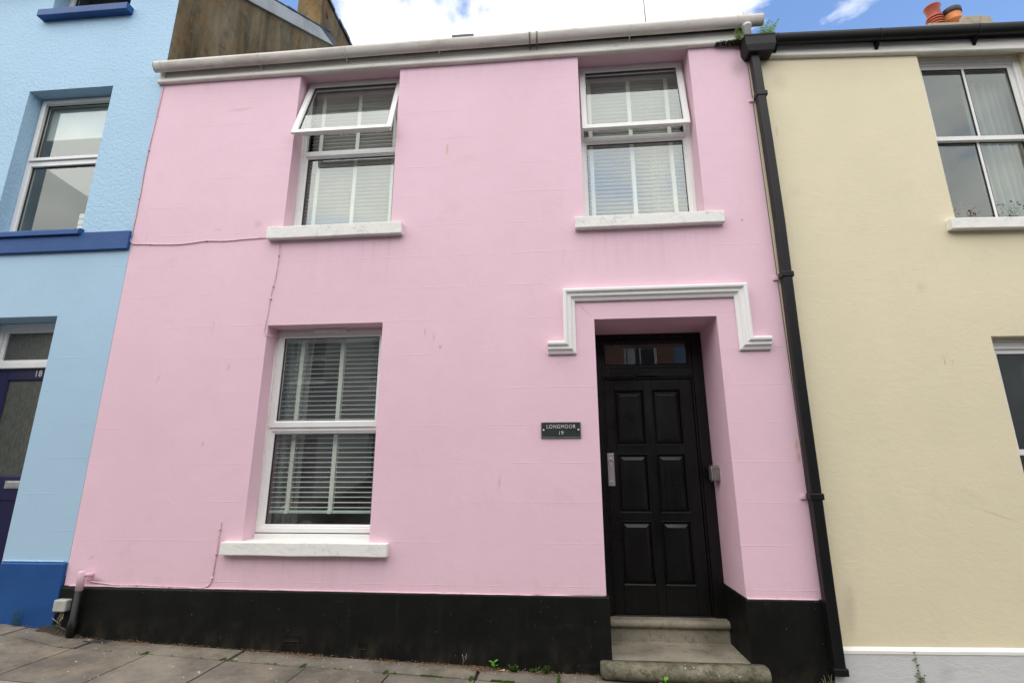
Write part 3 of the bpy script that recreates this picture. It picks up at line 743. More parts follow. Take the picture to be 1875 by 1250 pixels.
for k in range(5):
    x = -4.0+random.uniform(-.03, .03); b.tube([(x, -.06, .35), (x+random.uniform(-.03,.03), -.07, .30), (x+random.uniform(-.05,.05), -.06, .25), (x+random.uniform(-.06,.06), -.05, .21)], .003, 5)
b.build('wires', M_straw, jb)

# ================================================================== BLUE HOUSE
blue = empty('blue_house', (-6.6, 0, 0), 'tall pale blue terraced house with royal blue sills and brown gable, number 18', 'house')
BX0, BX1 = -9.4, -4.070
B1 = (-5.605, -4.632, 3.72, 5.425, .22); B2 = (-5.60, -4.655, 6.455, 7.62, .20); BD = (-5.50, -4.676, -.5, 2.858, .30)
B3 = (-8.6, -7.3, 3.72, 5.425, .22); B4 = (-8.6, -7.3, 1.3, 2.85, .2)
b = MB(); rect_wall(b, BX0, BX1, 3.60, 7.75, [B1, B2, B3]); finish_wall(b, 'upper_wall', M_blue_rough, blue, .014)
b = MB(); rect_wall(b, BX0, BX1, .60, 3.60, [BD, B4]); finish_wall(b, 'lower_wall', M_blue_smooth, blue, .012)
b = MB(); rect_wall(b, BX0, BX1-.004, -.6, .695, [(-5.49, -4.655, -.7, 2, .30)], y=-.030)
b.add([(BX0,-.03,.695),(-5.49,-.03,.695),(-5.49,.003,.703),(BX0,.003,.703)], [(0,1,2,3)]); b.add([(-4.655,-.03,.695),(BX1-.004,-.03,.695),(BX1-.004,.003,.703),(-4.655,.003,.703)], [(0,1,2,3)])
b.add([(BX1-.004,-.03,-.6),(BX1-.004,0,-.6),(BX1-.004,0,.70),(BX1-.004,-.03,.695)], [(0,1,2,3)])
finish_wall(b, 'plinth', M_royal, blue, .008)
b = MB(); b.smooth = True
b.tube([(-4.66+i*.0295, -.006, .708+.003*noise.noise((i*.8, 1, 0))) for i in range(20)], .006, 6); b.build('paint_lip', M_blue_smooth, blue)
b = MB(); b.box(BX0, BX1-.006, -.034, .0, 3.508, 3.698); o = b.build('band', M_royal, blue); wobble(o, .003, 2, (0,.6,1), cuts=6); m = o.modifiers.new('bevel','BEVEL'); m.width=.006; m.segments=2; m.limit_method='ANGLE'; m.angle_limit=R(50)
# gable wall, brown and bare
b = MB(); x = -4.075
b.prism([(.012, 4.9), (.012, 6.96), (3.46, 9.26), (6.9, 6.96), (6.9, 4.9)], 'x', x-.28, x)
gw = b.build('gable_wall', M_gable, blue, .01)
b = MB(); b.box(BX0, BX0+.2, .03, 6.9, -.2, 6.96); b.box(BX0, x-.02, 6.9, 7.1, -.2, 6.96); b.build('back_wall', M_room, blue)
# barge board with ragged slate end
b = MB(); b.prism([(-.10, 6.885), (3.455, 9.245), (2.90, 9.115), (-.10, 7.115)], 'x', x+.002, x+.040)
b.build('barge_board', m_dirtywhite('weathered_grey_board', (.46,.46,.44), (.26,.26,.24), (.42,.7), .8, (1,.4,.4)), blue, .003)
b = MB(); b.prism([(2.92, 9.135), (3.42, 9.26), (3.42, 9.33), (3.20, 9.36)], 'x', x-.02, x+.03); b.build('ridge_end', M_slate, blue, .004)
b = MB(); b.prism([(-.16, 7.06), (3.42, 9.42), (3.46, 9.42), (7.1, 7.0), (7.1, 6.9), (3.44, 9.28), (-.16, 6.95)], 'x', BX0, x+.022); b.build('roof', M_slate, blue)
rnd = random.Random(3)
b = MB()
for i in range(17):   # uneven slate edges along the verge
    y0 = -.1+i*.2; z0 = 7.13+(y0+.1)*.667; t = rnd.uniform(.0, .02)
    b.prism([(y0, z0), (y0+.215, z0+.143), (y0+.215, z0+.158), (y0, z0+.022+t*.3)], 'x', x-.3, x+.034+t)
b.build('verge_slates', M_slate, blue)
# wall dormer over the top window
b = MB(); b.box(-5.85, -4.40, -.02, 1.5, 7.72, 7.9); b.prism([(-5.95, 7.9), (-4.30, 7.9), (-5.125, 8.7)], 'y', -.06, 2.2); b.build('dormer', M_slate, blue)
# rear stack
st = MB(); st.box(-4.530, -4.060, 2.94, 5.6, 7.5, 9.93); ch = st.build('chimney', M_gable, blue, .012)
b = MB(); yy = 2.90
while yy < 5.6:
    d = rnd.uniform(.14, .26); h = rnd.uniform(.0, .03); b.box(-4.56, -4.035+rnd.uniform(-.01,.02), yy, yy+d-.006, 9.932, 9.985+h); yy += d
b.build('coping', M_slate, ch, .004)
b = MB(); b.smooth = True; b.tube([(-4.05, 3.15, 9.75), (-4.045, 3.12, 9.62), (-4.05, 3.14, 9.55)], .014, 6); b.build('iron_tie', M_rust, ch)
room(blue, -6.6, -4.2, 3.2, 5.6, .23, mat=M_room_pale); room(blue, -6.4, -4.2, 6.0, 7.70, .21, mat=M_room_pale); room(blue, -6.4, -4.2, .1, 3.1, .32)
room(blue, -9.2, -6.8, 3.2, 5.6, .23); room(blue, -9.2, -6.7, .8, 3.1, .21)

def simple_window(parent, op, y, tz, w=.062, bar=.05, mull=None, mat=None, glass=True, name='window'):
    x0, x1, z0, z1, _ = op; x0 += .003; x1 -= .003; z1 -= .003
    b = MB(); b.ring(x0, x1, z0, z1, w, y, y+.06, .010)
    if tz: b.box(x0+w-.002, x1-w+.002, y+.004, y+.055, tz[0], tz[1])
    if mull:
        for mx in mull: b.box(mx-.011, mx+.011, y+.010, y+.050, z0+w, z1-w)
    win = b.build(name, mat or M_upvc, parent, .003)
    ys = y+.034
    spans = [(z0+w, tz[0]), (tz[1], z1-w)] if tz else [(z0+w, z1-w)]
    for a, c in spans:
        b = MB(); b.ring(x0+w-.002, x1-w+.002, a-.002, c+.002, .006, ys-.008, ys+.01); b.build('gasket', M_upvc_in, win)
        pane((x0+w, x1-w, a, c, ys), win)
    return win
bw = simple_window(blue, B1, .145, (4.595, 4.672), w=.058)
b = MB(); b.ring(B1[0]+.03, B1[1]-.03, 4.655, 5.405, .04, .130, .146, .008); b.build('sash', M_upvc, bw, .003)
b = MB(); b.prism([(-.062, 3.672), (-.062, 3.720), (-.035, 3.742), (.16, 3.752), (.16, 3.672)], 'x', -5.80, -4.595); b.build('sill', M_royal, bw, .004)
bt = simple_window(blue, B2, .15, (7.1, 7.15), w=.058)
b = MB(); b.box(-5.665, -4.592, -.088, .16, 6.350, 6.438); o = b.build('sill', M_royal, bt, .006)
simple_window(blue, B3, .145, (4.595, 4.672)); simple_window(blue, B4, .14, (2.1, 2.17))
for z in (0, 1):
    b = MB(); b.smooth = True; x_ = -5.555+z*.062; b.tube([(x_, .06, 6.44), (x_-.004, .06, 6.50), (x_+.003, .06, 6.53)], .007, 5)
    tag(b.build('iron_peg', M_rust, None, origin=(x_, .06, 6.44)), ('rusty peg standing nearer the window frame on the top blue sill', 'rusty peg standing nearer the outer wall on the top blue sill')[1-z], 'peg', 'rusty pegs on the top blue sill')
# roller blind and lampshade inside, plus a panel added in place of a reflected box
rb = MB(); rb.box(-5.54, -4.70, .235, .242, 4.98, 5.36); rb.box(-5.54, -4.70, .230, .247, 4.97, 4.985)
tag(rb.build('roller_blind', m_cloth('roller_blind_cloth', (.62,.66,.62)), None, origin=(-5.1, .24, 4.97)), 'pale roller blind half lowered in the first floor window of the blue house', 'blind')
sc_ = MB(); sc_.box(-4.98, -4.70, .27, .30, 3.78, 4.08)
for k in range(4): sc_.box(-4.975, -4.705, .262, .268, 3.81+k*.07, 3.855+k*.07)
tag(sc_.build('reflection_panel', m_cloth('white_reflection_panel', (.75,.77,.74)), None, .004, origin=(-4.84, .28, 3.78)), 'small white slatted panel standing in for a pale box reflected at the lower right of the blue house first floor window', 'panel')
sh = MB(); sh.smooth = True; sh.lathe((-5.05, .75, 7.0), [(.22, 0), (.20, .05), (.06, .11), (.02, .12), (.02, .5)], 20)
tag(sh.build('ceiling_lamp', m_cloth('lamp_white', (.75,.76,.74)), None, origin=(-5.05, .75, 7.0)), 'white hanging lamp shade seen through the top blue house window', 'lamp')
# blue house door
b = MB()
b.box(-5.497, -5.437, .20, .29, .25, 2.855); b.box(-4.739, -4.679, .20, .29, .25, 2.855); b.box(-5.437, -4.739, .20, .29, 2.795, 2.855); b.box(-5.437, -4.739, .196, .29, 2.405, 2.462)
fr = b.build('door_frame', M_upvc, blue, .005)
b = MB(); b.ring(-5.437, -4.739, 2.462, 2.795, .03, .215, .25, .01); b.build('transom_bead', M_upvc, fr, .002)
b = MB(); b.box(-5.41, -4.766, .238, .246, 2.49, 2.767); b.build('transom_glass', M_obscure, fr)
b = MB(); b.box(-5.435, -5.320, .236, .28, .26, 2.403); b.box(-4.856, -4.741, .236, .28, .26, 2.403)
b.box(-5.320, -4.856, .237, .28, 2.300, 2.403); b.box(-5.320, -4.856, .237, .28, 1.18, 1.39); b.box(-5.320, -4.856, .248, .28, .30, 1.18); b.box(-5.320, -4.856, .237, .28, .26, .50)
b.ring(-5.322, -4.854, 1.388, 2.302, .014, .240, .262, .008)
dr = b.build('door', M_navy, blue, .004)
b = MB(); b.box(-5.31, -4.866, .256, .264, 1.395, 2.295); b.build('door_glass', M_obscure, dr)
b = MB(); b.box(-5.075, -4.80, .226, .238, 1.285, 1.352); b.box(-5.045, -4.83, .219, .227, 1.297, 1.340); b.build('letter_plate', M_silver, dr, .002)
b = MB(); b.box(-5.45, -4.68, .15, .30, .10, .258); b.build('doorstep', M_step, blue, .01)
text_obj('18', .085, (-4.995, .2335, 2.352), 'numerals', M_silver, dr, sx=.95, spacing=1.05, bold=.0015)

# ================================================================== CREAM HOUSE (turned about its left corner)
TH = math.atan(.05)
cream = empty('cream_house', (1.95, 0, 0), 'cream rendered terraced house with grey plinth and black gutter', 'house', rz=TH, pivot_local=(1.95, 0, 0))
KX0, KX1 = 1.890, 8.3
K1 = (3.455, 4.46, 3.46, 5.255, .20); K2 = (3.515, 4.52, .72, 2.472, .20); K3 = (6.0, 7.0, 3.46, 5.255, .2); K4 = (6.0, 7.0, .72, 2.472, .2)
b = MB(); rect_wall(b, KX0, KX1, .215, 5.30, [K1, K2, K3, K4]); finish_wall(b, 'wall', M_cream, cream, .010)
M_greyp = render_wall('pale_grey_plinth_paint', (.60,.605,.60), swirl=.004, stain_amt=.1, dirt=.15)
b = MB(); rect_wall(b, KX0, KX1, -1.2, .170, [], y=-.022); finish_wall(b, 'plinth', M_greyp, cream)
b = MB(); n = 40; vs = []
for i in range(n+1):
    x = KX0+(KX1-KX0)*i/n; w = .003*noise.noise((x*2.5, 0, 0))+.005*(i/n)
    vs += [(x, -.022, .170), (x, -.027, .176), (x, -.027, .194+w), (x, .002, .2155+w)]
b.add(vs, [(i*4+j, i*4+j+1, i*4+j+5, i*4+j+4) for i in range(n) for j in range(3)])
b.build('plinth_line', plain('bright_white_paint', (.80,.79,.74), .6, .04), cream)
b = MB(); b.prism([(0, 5.205), (-.030, 5.205), (-.040, 5.215), (-.040, 5.240), (-.028, 5.250), (-.028, 5.345), (0, 5.345)], 'x', KX0+.18, KX1); b.build('fascia', M_fascia, cream, .003)
b = MB(); b.box(KX0+.0, KX0+.18, -.025, 0, 5.205, 5.40); b.build('fascia_end', M_fascia, cream, .003)
gc, zt_c = gutter(cream, 2.10, KX1, -.092, 5.372, 5.490, .048, .080, M_blackpl, [2.13, 3.075, 3.97, 4.9, 5.8, 6.7], M_blackpl, sag=.003)
b = MB(); b.prism([(-.04, 5.33), (-.04, 5.38), (3.9, 8.45), (7.9, 5.3), (7.9, 5.2), (3.9, 8.30)], 'x', KX0+.02, KX1); b.build('roof', M_slate, cream)
b = MB(); b.box(KX0+.01, KX0+.05, .05, 7.8, -.5, 5.2); b.box(KX1-.1, KX1, .02, 7.8, -.5, 5.2); b.box(KX0, KX1, 7.8, 7.9, -.5, 5.2); b.build('back_wall', M_room, cream)
room(cream, 2.9, 5.2, 3.0, 5.15, .21, mat=M_room_pale); room(cream, 2.9, 5.2, .3, 2.8, .21); room(cream, 5.4, 8, 3.0, 5.15, .21); room(cream, 5.4, 8, .3, 2.8, .21)
def sash_window(parent, op, y, mr, mull):
    x0, x1, z0, z1, _ = op; x0 += .002; x1 -= .002; z1 -= .002
    b = MB(); b.ring(x0, x1, z0, z1, .060, y, y+.10, .008); b.box(x0+.05, x1-.05, y+.006, y+.09, z1-.085, z1-.055)
    win = b.build('window', M_upvc, parent, .004)
    for (a, c, yy, hb, ht) in ((mr, z1-.083, y+.022, .045, .040), (z0+.055, mr+.032, y+.055, .055, .030)):
        s0, s1 = x0+.058, x1-.058
        b = MB(); b.box(s0, s0+.045, yy, yy+.032, a, c); b.box(s1-.045, s1, yy, yy+.032, a, c)
        b.box(s0+.045, s1-.045, yy+.0005, yy+.0315, a, a+hb); b.box(s0+.045, s1-.045, yy+.0005, yy+.0315, c-ht, c)
        b.box(mull-.012, mull+.012, yy+.004, yy+.028, a+hb, c-ht)
        b.build('sash', M_upvc, win, .003)
        for p0, p1 in ((s0+.043, mull-.011), (mull+.011, s1-.043)):
            b = MB(); b.ring(p0, p1, a+hb-.002, c-ht+.002, .006, yy+.006, yy+.02); b.build('gasket', M_upvc_in, win)
            pane((p0, p1, a+hb-.002, c-ht+.002, yy+.014), win)
    return win
cw = sash_window(cream, K1, .085, 4.355, 3.945)
sill(cw, 3.362, 4.60, 3.50, 3.395, -.065, .12, M_sill)
cl = sash_window(cream, K2, .085, 1.535, 4.015)
sill(cl, 3.42, 4.62, .73, .62, -.065, .12, M_sill)
for K in (K3, K4):
    w_ = sash_window(cream, K, .085, (K[2]+K[3])/2, 6.5); sill(w_, K[0]-.1, K[1]+.1, K[2]+.03, K[2]-.07, -.065, .12, M_sill)
def to_world(o):      # things standing in the turned house: same turn about the corner
    p = Vector(o.location)-Vector((1.95, 0, 0)); c, s_ = math.cos(TH), math.sin(TH)
    o.location = (1.95+p.x*c-p.y*s_, p.x*s_+p.y*c, p.z); o.rotation_euler.z = TH
to_world(curtain('curtain', 4.06, 4.46, 3.48, 5.13, .30, 'pale net curtain behind the right panes of the cream house upper window', 6, .035, m_cloth('dim_net_cloth', (.30,.33,.31))))
# chimney and pots
b = MB(); b.box(6.95, 8.00, 3.55, 4.35, 7.6, 9.03); chm = b.build('chimney', M_brick, cream, .01)
b = MB(); b.box(6.90, 8.05, 3.52, 4.4, 9.031, 9.10); b.prism([(7.46, 9.101), (8.02, 9.101), (8.00, 9.225), (7.84, 9.245), (7.52, 9.235)], 'y', 3.53, 4.3); b.build('flaunching', M_mortar, chm, .012)
def pot(x, y, z, r, h, mat, kind):
    b = MB(); b.smooth = True
    if kind == 'louvre':
        pr = [(r*1.05, 0), (r*1.05, .03)]
        zz = .04
        for k in range(5): pr += [(r*.86, zz), (r*.86, zz+.018), (r*1.10, zz+.020), (r*1.06, zz+.052)]; zz += .055
        pr += [(r*.80, zz+.005), (r*.84, zz+.03), (r*.98, h-.03), (r*1.10, h-.012), (r*1.08, h), (r*.86, h-.002), (r*.80, h-.06)]
    else: pr = [(r, 0), (r*.98, h*.35), (r*1.06, h*.37), (r*1.06, h*.45), (r*.97, h*.47), (r*1.0, h*.74)]
    b.lathe((x, y, z), pr, 22); p = b.build('chimney_pot', mat, chm)
    if kind != 'louvre':
        b = MB(); b.smooth = True; b.lathe((x, y, z), [(r*1.0, h*.73), (r*1.12, h*.76), (r*1.12, h*.97), (r*1.05, h), (r*.8, h*.99), (r*.78, h*.8)], 22); b.build('pot_rim', M_blackrim, p)
pot(7.24, 3.75, 9.11, .120, .55, M_redclay, 'louvre'); pot(7.53, 3.72, 9.13, .132, .415, M_orangeclay, 'plain'); pot(7.02, 3.85, 8.74, .14, .44, M_orangeclay, 'plain')

# rainwater hopper and downpipe, part of the cream house
def unrot(p):      # world point -> cream house's unturned coordinates
    q = Vector(p)-Vector((1.95, 0, 0)); c, s_ = math.cos(-TH), math.sin(-TH)
    return Vector((1.95+q.x*c-q.y*s_, q.x*s_+q.y*c, q.z))
b = MB()
cx = 1.915
path = [(1.925, 5.215), (1.928, 5.10), (1.938, 4.3), (1.940, 3.5), (1.932, 3.0), (1.918, 2.1), (1.915, 1.4), (1.908, .6), (1.906, .05)]
w, d0, d1 = .038, -.098, -.024; vs = []
for x, z in path: vs += [(x-w, d0, z), (x+w, d0, z), (x+w, d1, z), (x-w, d1, z)]
b.add(vs, [(i*4+k, i*4+(k+1) % 4, i*4+4+(k+1) % 4, i*4+4+k) for i in range(len(path)-1) for k in range(4)]+[(0,1,2,3), (32,33,34,35)])
b.xf(unrot); dp = b.build('downpipe', M_blackpl, cream, .012, segs=3)
b = MB()   # tapered box hopper
t0, t1, q0, q1 = (1.832, 2.102, -.150, -.002), (1.856, 2.080, -.135, -.004), 5.345, 5.190
vs = []
for (x0, x1, y0, y1), z in ((t1, q1), ((t0[0],t0[1],t0[2],t0[3]), 5.25), (t0, q0), ((t0[0]-.004,t0[1]+.004,t0[2]-.004,t0[3]), q0+.001), ((t0[0]-.004,t0[1]+.004,t0[2]-.004,t0[3]), q0+.016), ((t0[0]+.006,t0[1]-.006,t0[2]+.006,t0[3]-.004), q0+.016), ((t0[0]+.006,t0[1]-.006,t0[2]+.006,t0[3]-.004), 5.29)):
    vs += [(x0,y0,z),(x1,y0,z),(x1,y1,z),(x0,y1,z)]
b.add(vs, [(i*4+k, i*4+(k+1) % 4, i*4+4+(k+1) % 4, i*4+4+k) for i in range(6) for k in range(4)]+[(0,1,2,3), (24,25,26,27)])
b.xf(unrot); b.build('hopper', plain('faded_black_hopper_plastic', (.016,.016,.0175), .6, .25, 9, spec=.3), dp, .004)
for z, x in ((4.76, 1.936), (3.0, 1.932), (1.235, 1.913), (.08, 1.906)):
    b = MB(); b.box(x-.050, x+.050, -.104, -.020, z-.025, z+.025); b.xf(unrot); o = b.build('pipe_collar', M_blackpl, dp, .008)
    if z > .1:
        b = MB(); b.box(x-.085, x-.045, -.014, -.002, z-.022, z+.014); b.box(x-.07, x-.06, -.019, -.013, z-.008, z+.002); b.xf(unrot); b.build('bracket_lug', M_pink, o, .003)

# aerial on the pink roof
an = MB(); an.smooth = True; an.tube([(1.68, 3.0, 8.0), (1.66, 3.0, 8.9), (1.652, 3.0, 9.6)], .013, 6)
tag(an.build('aerial_pole', plain('rusty_grey_pole', (.32,.27,.24), .6), None, origin=(1.68, 3.0, 8.0)), 'thin bare aerial pole rising above the gutter over the door', 'aerial')

# ================================================================== OPPOSITE SIDE (seen in the glass)
def opposite(x0, x1, h, mat, label, wins, sill_c=None, door=None):
    g = gz((x0+x1)/2); Y = -10.2
    root = empty('terraced_house', ((x0+x1)/2, Y, g), label, 'house', 'houses across the street')
    ops = []
    b = MB()
    xs = sorted({x0, x1, *[a for w_ in wins for a in (w_[0], w_[1])]}); zs = sorted({g-.5, g+h, *[a for w_ in wins for a in (w_[2], w_[3])]})
    for i in range(len(xs)-1):
        for j in range(len(zs)-1):
            cx_, cz_ = (xs[i]+xs[i+1])/2, (zs[j]+zs[j+1])/2
            if any(w_[0] < cx_ < w_[1] and w_[2] < cz_ < w_[3] for w_ in wins): continue
            b.add([(xs[i],Y,zs[j]),(xs[i+1],Y,zs[j]),(xs[i+1],Y,zs[j+1]),(xs[i],Y,zs[j+1])], [(0,1,2,3)])
    for w_ in wins:
        a0,a1,c0,c1 = w_[:4]
        for q in ([(a0,Y,c0),(a0,Y-.18,c0),(a0,Y-.18,c1),(a0,Y,c1)], [(a1,Y,c0),(a1,Y-.18,c0),(a1,Y-.18,c1),(a1,Y,c1)], [(a0,Y,c1),(a1,Y,c1),(a1,Y-.18,c1),(a0,Y-.18,c1)], [(a0,Y,c0),(a1,Y,c0),(a1,Y-.18,c0),(a0,Y-.18,c0)]): b.add(q, [(0,1,2,3)])
    b.add([(x0,Y,g-.5),(x0,Y-7,g-.5),(x0,Y-7,g+h),(x0,Y,g+h)], [(0,1,2,3)]); b.add([(x1,Y,g-.5),(x1,Y-7,g-.5),(x1,Y-7,g+h),(x1,Y,g+h)], [(0,1,2,3)]); b.add([(x0,Y-7,g-.5),(x1,Y-7,g-.5),(x1,Y-7,g+h),(x0,Y-7,g+h)], [(0,1,2,3)])
    b.build('wall', mat, root)
    b = MB(); b.prism([(Y+.25, g+h-.02), (Y-3.5, g+h+2.3), (Y-7.2, g+h-.02), (Y-7.2, g+h-.12), (Y+.25, g+h-.12)], 'x', x0, x1); b.build('roof', M_slate, root)
    for w_ in wins:
        a0,a1,c0,c1,kd = w_
        b = MB()
        if kd == 'd':
            b.box(a0+.05, a1-.05, Y-.17, Y-.12, c0, c1-.05); b.box(a0, a0+.05, Y-.18, Y-.10, c0, c1); b.box(a1-.05, a1, Y-.18, Y-.10, c0, c1)
            b.build('door', M_navy, root)
        else:
            m_ = (a0+a1)/2; cm = (c0+c1)/2
            b.box(a0, a0+.07, Y-.17, Y-.11, c0, c1); b.box(a1-.07, a1, Y-.17, Y-.11, c0, c1); b.box(a0+.07, a1-.07, Y-.17, Y-.11, c0, c0+.07); b.box(a0+.07, a1-.07, Y-.17, Y-.11, c1-.07, c1); b.box(a0+.07, a1-.07, Y-.165, Y-.115, cm-.03, cm+.03); b.box(m_-.015, m_+.015, Y-.16, Y-.12, c0+.07, c1-.07)
            b.box(a0-.08, a1+.08, Y-.1, Y+.06, c0-.1, c0-.002)
            wn = b.build('window', M_upvc, root)
            b = MB(); b.box(a0+.07, a1-.07, Y-.150, Y-.146, c0+.07, c1-.07); b.build('pane', plain('dark_glass', (.03,.035,.04), .05), wn)
            b = MB(); b.box(a0+.12, a0+.35, Y-.143, Y-.14, c0+.07, c1-.07); b.build('curtain', M_net, wn)
OPPX = 1
def W(x, z0, w=1.0, h=1.5, k='w'): return (x, x+w, z0, z0+h, k)
opposite(-16.5, -11.4, 6.0, M_opp_buff, 'buff rendered house far up the opposite side of the street', [W(-15.6,1.4), W(-13.2,.45,.95,2.1,'d'), W(-15.6,4.2), W(-13.2,4.2)])
opposite(-11.4, -6.4, 6.1, M_opp_grey, 'grey rendered house on the opposite side of the street', [W(-10.6,1.3), W(-8.0,.35,.95,2.1,'d'), W(-10.6,4.1), W(-8.0,4.1)])
opposite(-6.4, -1.4, 6.0, M_opp_white, 'off white house on the opposite side of the street', [W(-5.5,1.1,1.2), W(-2.8,.15,.95,2.1,'d'), W(-5.5,3.9,1.2), W(-2.9,3.9)])
opposite(-1.4, 3.6, 6.0, M_brick, 'red brick house on the opposite side of the street', [W(-.5,.9,1.2), W(2.2,.0,.95,2.1,'d'), W(-.5,3.7,1.2), W(2.1,3.7)])
opposite(3.6, 8.6, 5.9, M_opp_blue, 'slate blue house on the opposite side of the street', [W(4.4,.7), W(7.0,-.2,.95,2.1,'d'), W(4.4,3.5), W(7.0,3.5)])
opposite(8.6, 13.6, 5.9, M_opp_buff, 'buff house down the opposite side of the street', [W(9.4,.5), W(12.0,-.4,.95,2.1,'d'), W(9.4,3.3), W(12.0,3.3)])

opposite(13.6, 19., 6.2, M_opp_grey, 'grey house far down the opposite side of the street', [W(14.6,.3), W(17.0,3.1), W(14.6,3.1)])
opposite(19., 26., 6.4, M_brick, 'long red brick house at the low end of the opposite side', [W(20.2,.1), W(23.0,2.9), W(20.2,2.9)])
opposite(-23., -16.5, 6.0, M_opp_white, 'off white house at the top end of the opposite side', [W(-21.6,1.6), W(-18.6,4.4), W(-21.6,4.4)])
# parked car across the road, mirrored in the ground floor window
car = empty('parked_car', (-3.6, -6.3, gz(-3.6)-.12), 'black hatchback parked across the road, mirrored in the ground floor window', 'car')
g0 = gz(-3.6)-.12
def car_x(t): return -5.6+t
sec = [(0,.50,.34,.62),(.10,.62,.22,.74),(.45,.76,.20,.86),(1.05,.80,.20,.96),(1.35,.80,.20,1.02),(1.95,.66,.20,1.40),(2.5,.62,.20,1.47),(3.2,.62,.20,1.44),(3.75,.66,.22,1.10),(3.95,.66,.30,.80)]
b = MB(); b.smooth = True; vs = []; K_ = 12
for t, hw, zb, zt_ in sec:
    full = .84 if .1 < t < 3.9 else .70; belt = min(.92, zt_-.02)
    ring_ = [(-full*.92, zb), (-full, zb+.15), (-full, (zb+belt)/2+.05), (-full*.97, belt), (-(hw), zt_-.03), (-(hw-.12), zt_), ((hw-.12), zt_), ((hw), zt_-.03), (full*.97, belt), (full, (zb+belt)/2+.05), (full, zb+.15), (full*.92, zb)]
    vs += [(car_x(t), -6.3+y, g0+z) for y, z in ring_]
b.add(vs, [(i*K_+j, i*K_+(j+1) % K_, (i+1)*K_+(j+1) % K_, (i+1)*K_+j) for i in range(len(sec)-1) for j in range(K_)]+[tuple(range(K_)), tuple(range(9*K_, 10*K_))])
b.build('body', M_carpaint, car, .02)
for t in (.72, 3.20):
    for sy in (-1, 1):
        b = MB(); b.smooth = True; y = -6.3+sy*.76
        b.lathe((car_x(t), y, g0+.31), [(.20, .085), (.29, .09), (.31, .06), (.31, -.06), (.29, -.09), (.20, -.085)], 24, 'y'); wh = b.build('wheel', M_tyre, car)
        b = MB(); b.smooth = True; b.lathe((car_x(t), y, g0+.31), [(.20, .086), (.16, .07), (.04, .095), (.02, .098)] if sy > 0 else [(.20, -.086), (.16, -.07), (.04, -.095), (.02, -.098)], 20, 'y'); b.build('rim', M_lamp, wh)
for sy in (-1, 1):
    b = MB(); b.smooth = True; b.lathe((car_x(.10), -6.3+sy*.60, g0+.66), [(.11, .06), (.11, 0), (.08, -.035), (.02, -.05)], 18, 'x'); b.build('headlight', M_lamp, car)
    b = MB(); b.prism([(car_x(1.45), g0+.96), (car_x(3.45), g0+.98), (car_x(3.15), g0+1.32), (car_x(2.0), g0+1.32)], 'y', -6.3+sy*.815, -6.3+sy*.74)
    b.xf(lambda v: (v.x, -6.3+(v.y+6.3)*(1-.30*max(0, (v.z-g0-.96)/.4)), v.z)); b.build('side_window', plain('tinted_glass', (.02,.025,.03), .03), car)
    b = MB(); b.smooth = True; b.lathe((car_x(1.62), -6.3+sy*.95, g0+1.0), [(.02, -.09), (.07, -.06), (.075, .03), (.03, .07)], 12, 'y'); b.build('door_mirror', M_carpaint, car)

# ================================================================== GROUND
def ground_sheet(name, x0, x1, y0, y1, nx, dz, mat, label=None):
    b = MB(); vs = []
    xs_ = [x0+(x1-x0)*i/nx for i in range(nx+1)]
    for x in xs_: vs += [(x, y0, gz(x)+dz), (x, y1, gz(x)+dz)]
    b.add(vs, [(i*2, i*2+1, i*2+3, i*2+2) for i in range(nx)])
    return tag(b.build(name, mat), kind='structure')
ground_sheet('road', -38, 38, -8.5, -.985, 190, -.115, M_asphalt)
b = MB(); b.add([(-900,-900,-2.2),(900,-900,-2.2),(900,900,-2.2),(-900,900,-2.2)], [(0,1,2,3)]); tag(b.build('ground', M_ground), kind='structure')
ground_sheet('pavement_bed', -38, 38, -.99, .02, 190, -.022, M_dirt)
# paving slabs: a narrow course by the wall, then the main course
def slab(b, x0, x1, y0, y1, rr):
    g = .0045; t = rr.uniform(-.003, .003)
    nx = max(2, int((x1-x0)/.1)); ny = max(1, int((y1-y0)/.1)); vs = []; top = {}
    x0 += g; x1 -= g; y0 += g; y1 -= g
    ch = .006
    def ht(x, y): return gz(x)+t+.003*noise.noise((x*2.2, y*2.2, 0))
    idx = {}
    for i in range(nx+1):
        for j in range(ny+1):
            x = x0+(x1-x0)*i/nx; y = y0+(y1-y0)*j/ny
            e = ch*(.6+.8*abs(noise.noise((x*9, y*9, 3)))) if i in (0, nx) or j in (0, ny) else 0
            idx[i, j] = len(vs); vs.append((x, y, ht(x, y)-e))
    fs = [(idx[i,j], idx[i+1,j], idx[i+1,j+1], idx[i,j+1]) for i in range(nx) for j in range(ny)]
    edge = [(i, 0) for i in range(nx)]+[(nx, j) for j in range(ny)]+[(i, ny) for i in range(nx, 0, -1)]+[(0, j) for j in range(ny, 0, -1)]
    base = len(vs)
    for e in edge: v = vs[idx[e]]; vs.append((v[0], v[1], v[2]-.05))
    m = len(edge)
    fs += [(idx[edge[k]], base+k, base+(k+1) % m, idx[edge[(k+1) % m]]) for k in range(m)]
    b.add(vs, fs)
rr = random.Random(11); b = MB(); b.smooth = False
x = -3.70-.61*16
while x < 12:
    sk = rr.uniform(-.012, .012)
    slab(b, x, x+.61, -.835, -.245, rr); slab(b, x+sk+.0, x+.61+sk, -.240, .015, rr); x += .612
tag(b.build('pavement', M_slab), kind='structure')
b = MB(); x = -14.
while x < 12: slab(b, x, x+.915, -.985, -.842, rr); x += .917
for i in range(len(b.v)): pass
kb = b.build('kerb', M_kerb); kb.location.z = .006; tag(kb, kind='structure')
b = MB(); vs = []
for i in range(100): x = -14+i*.265; vs += [(x, -.984, gz(x)+.0), (x, -.984, gz(x)-.16)]
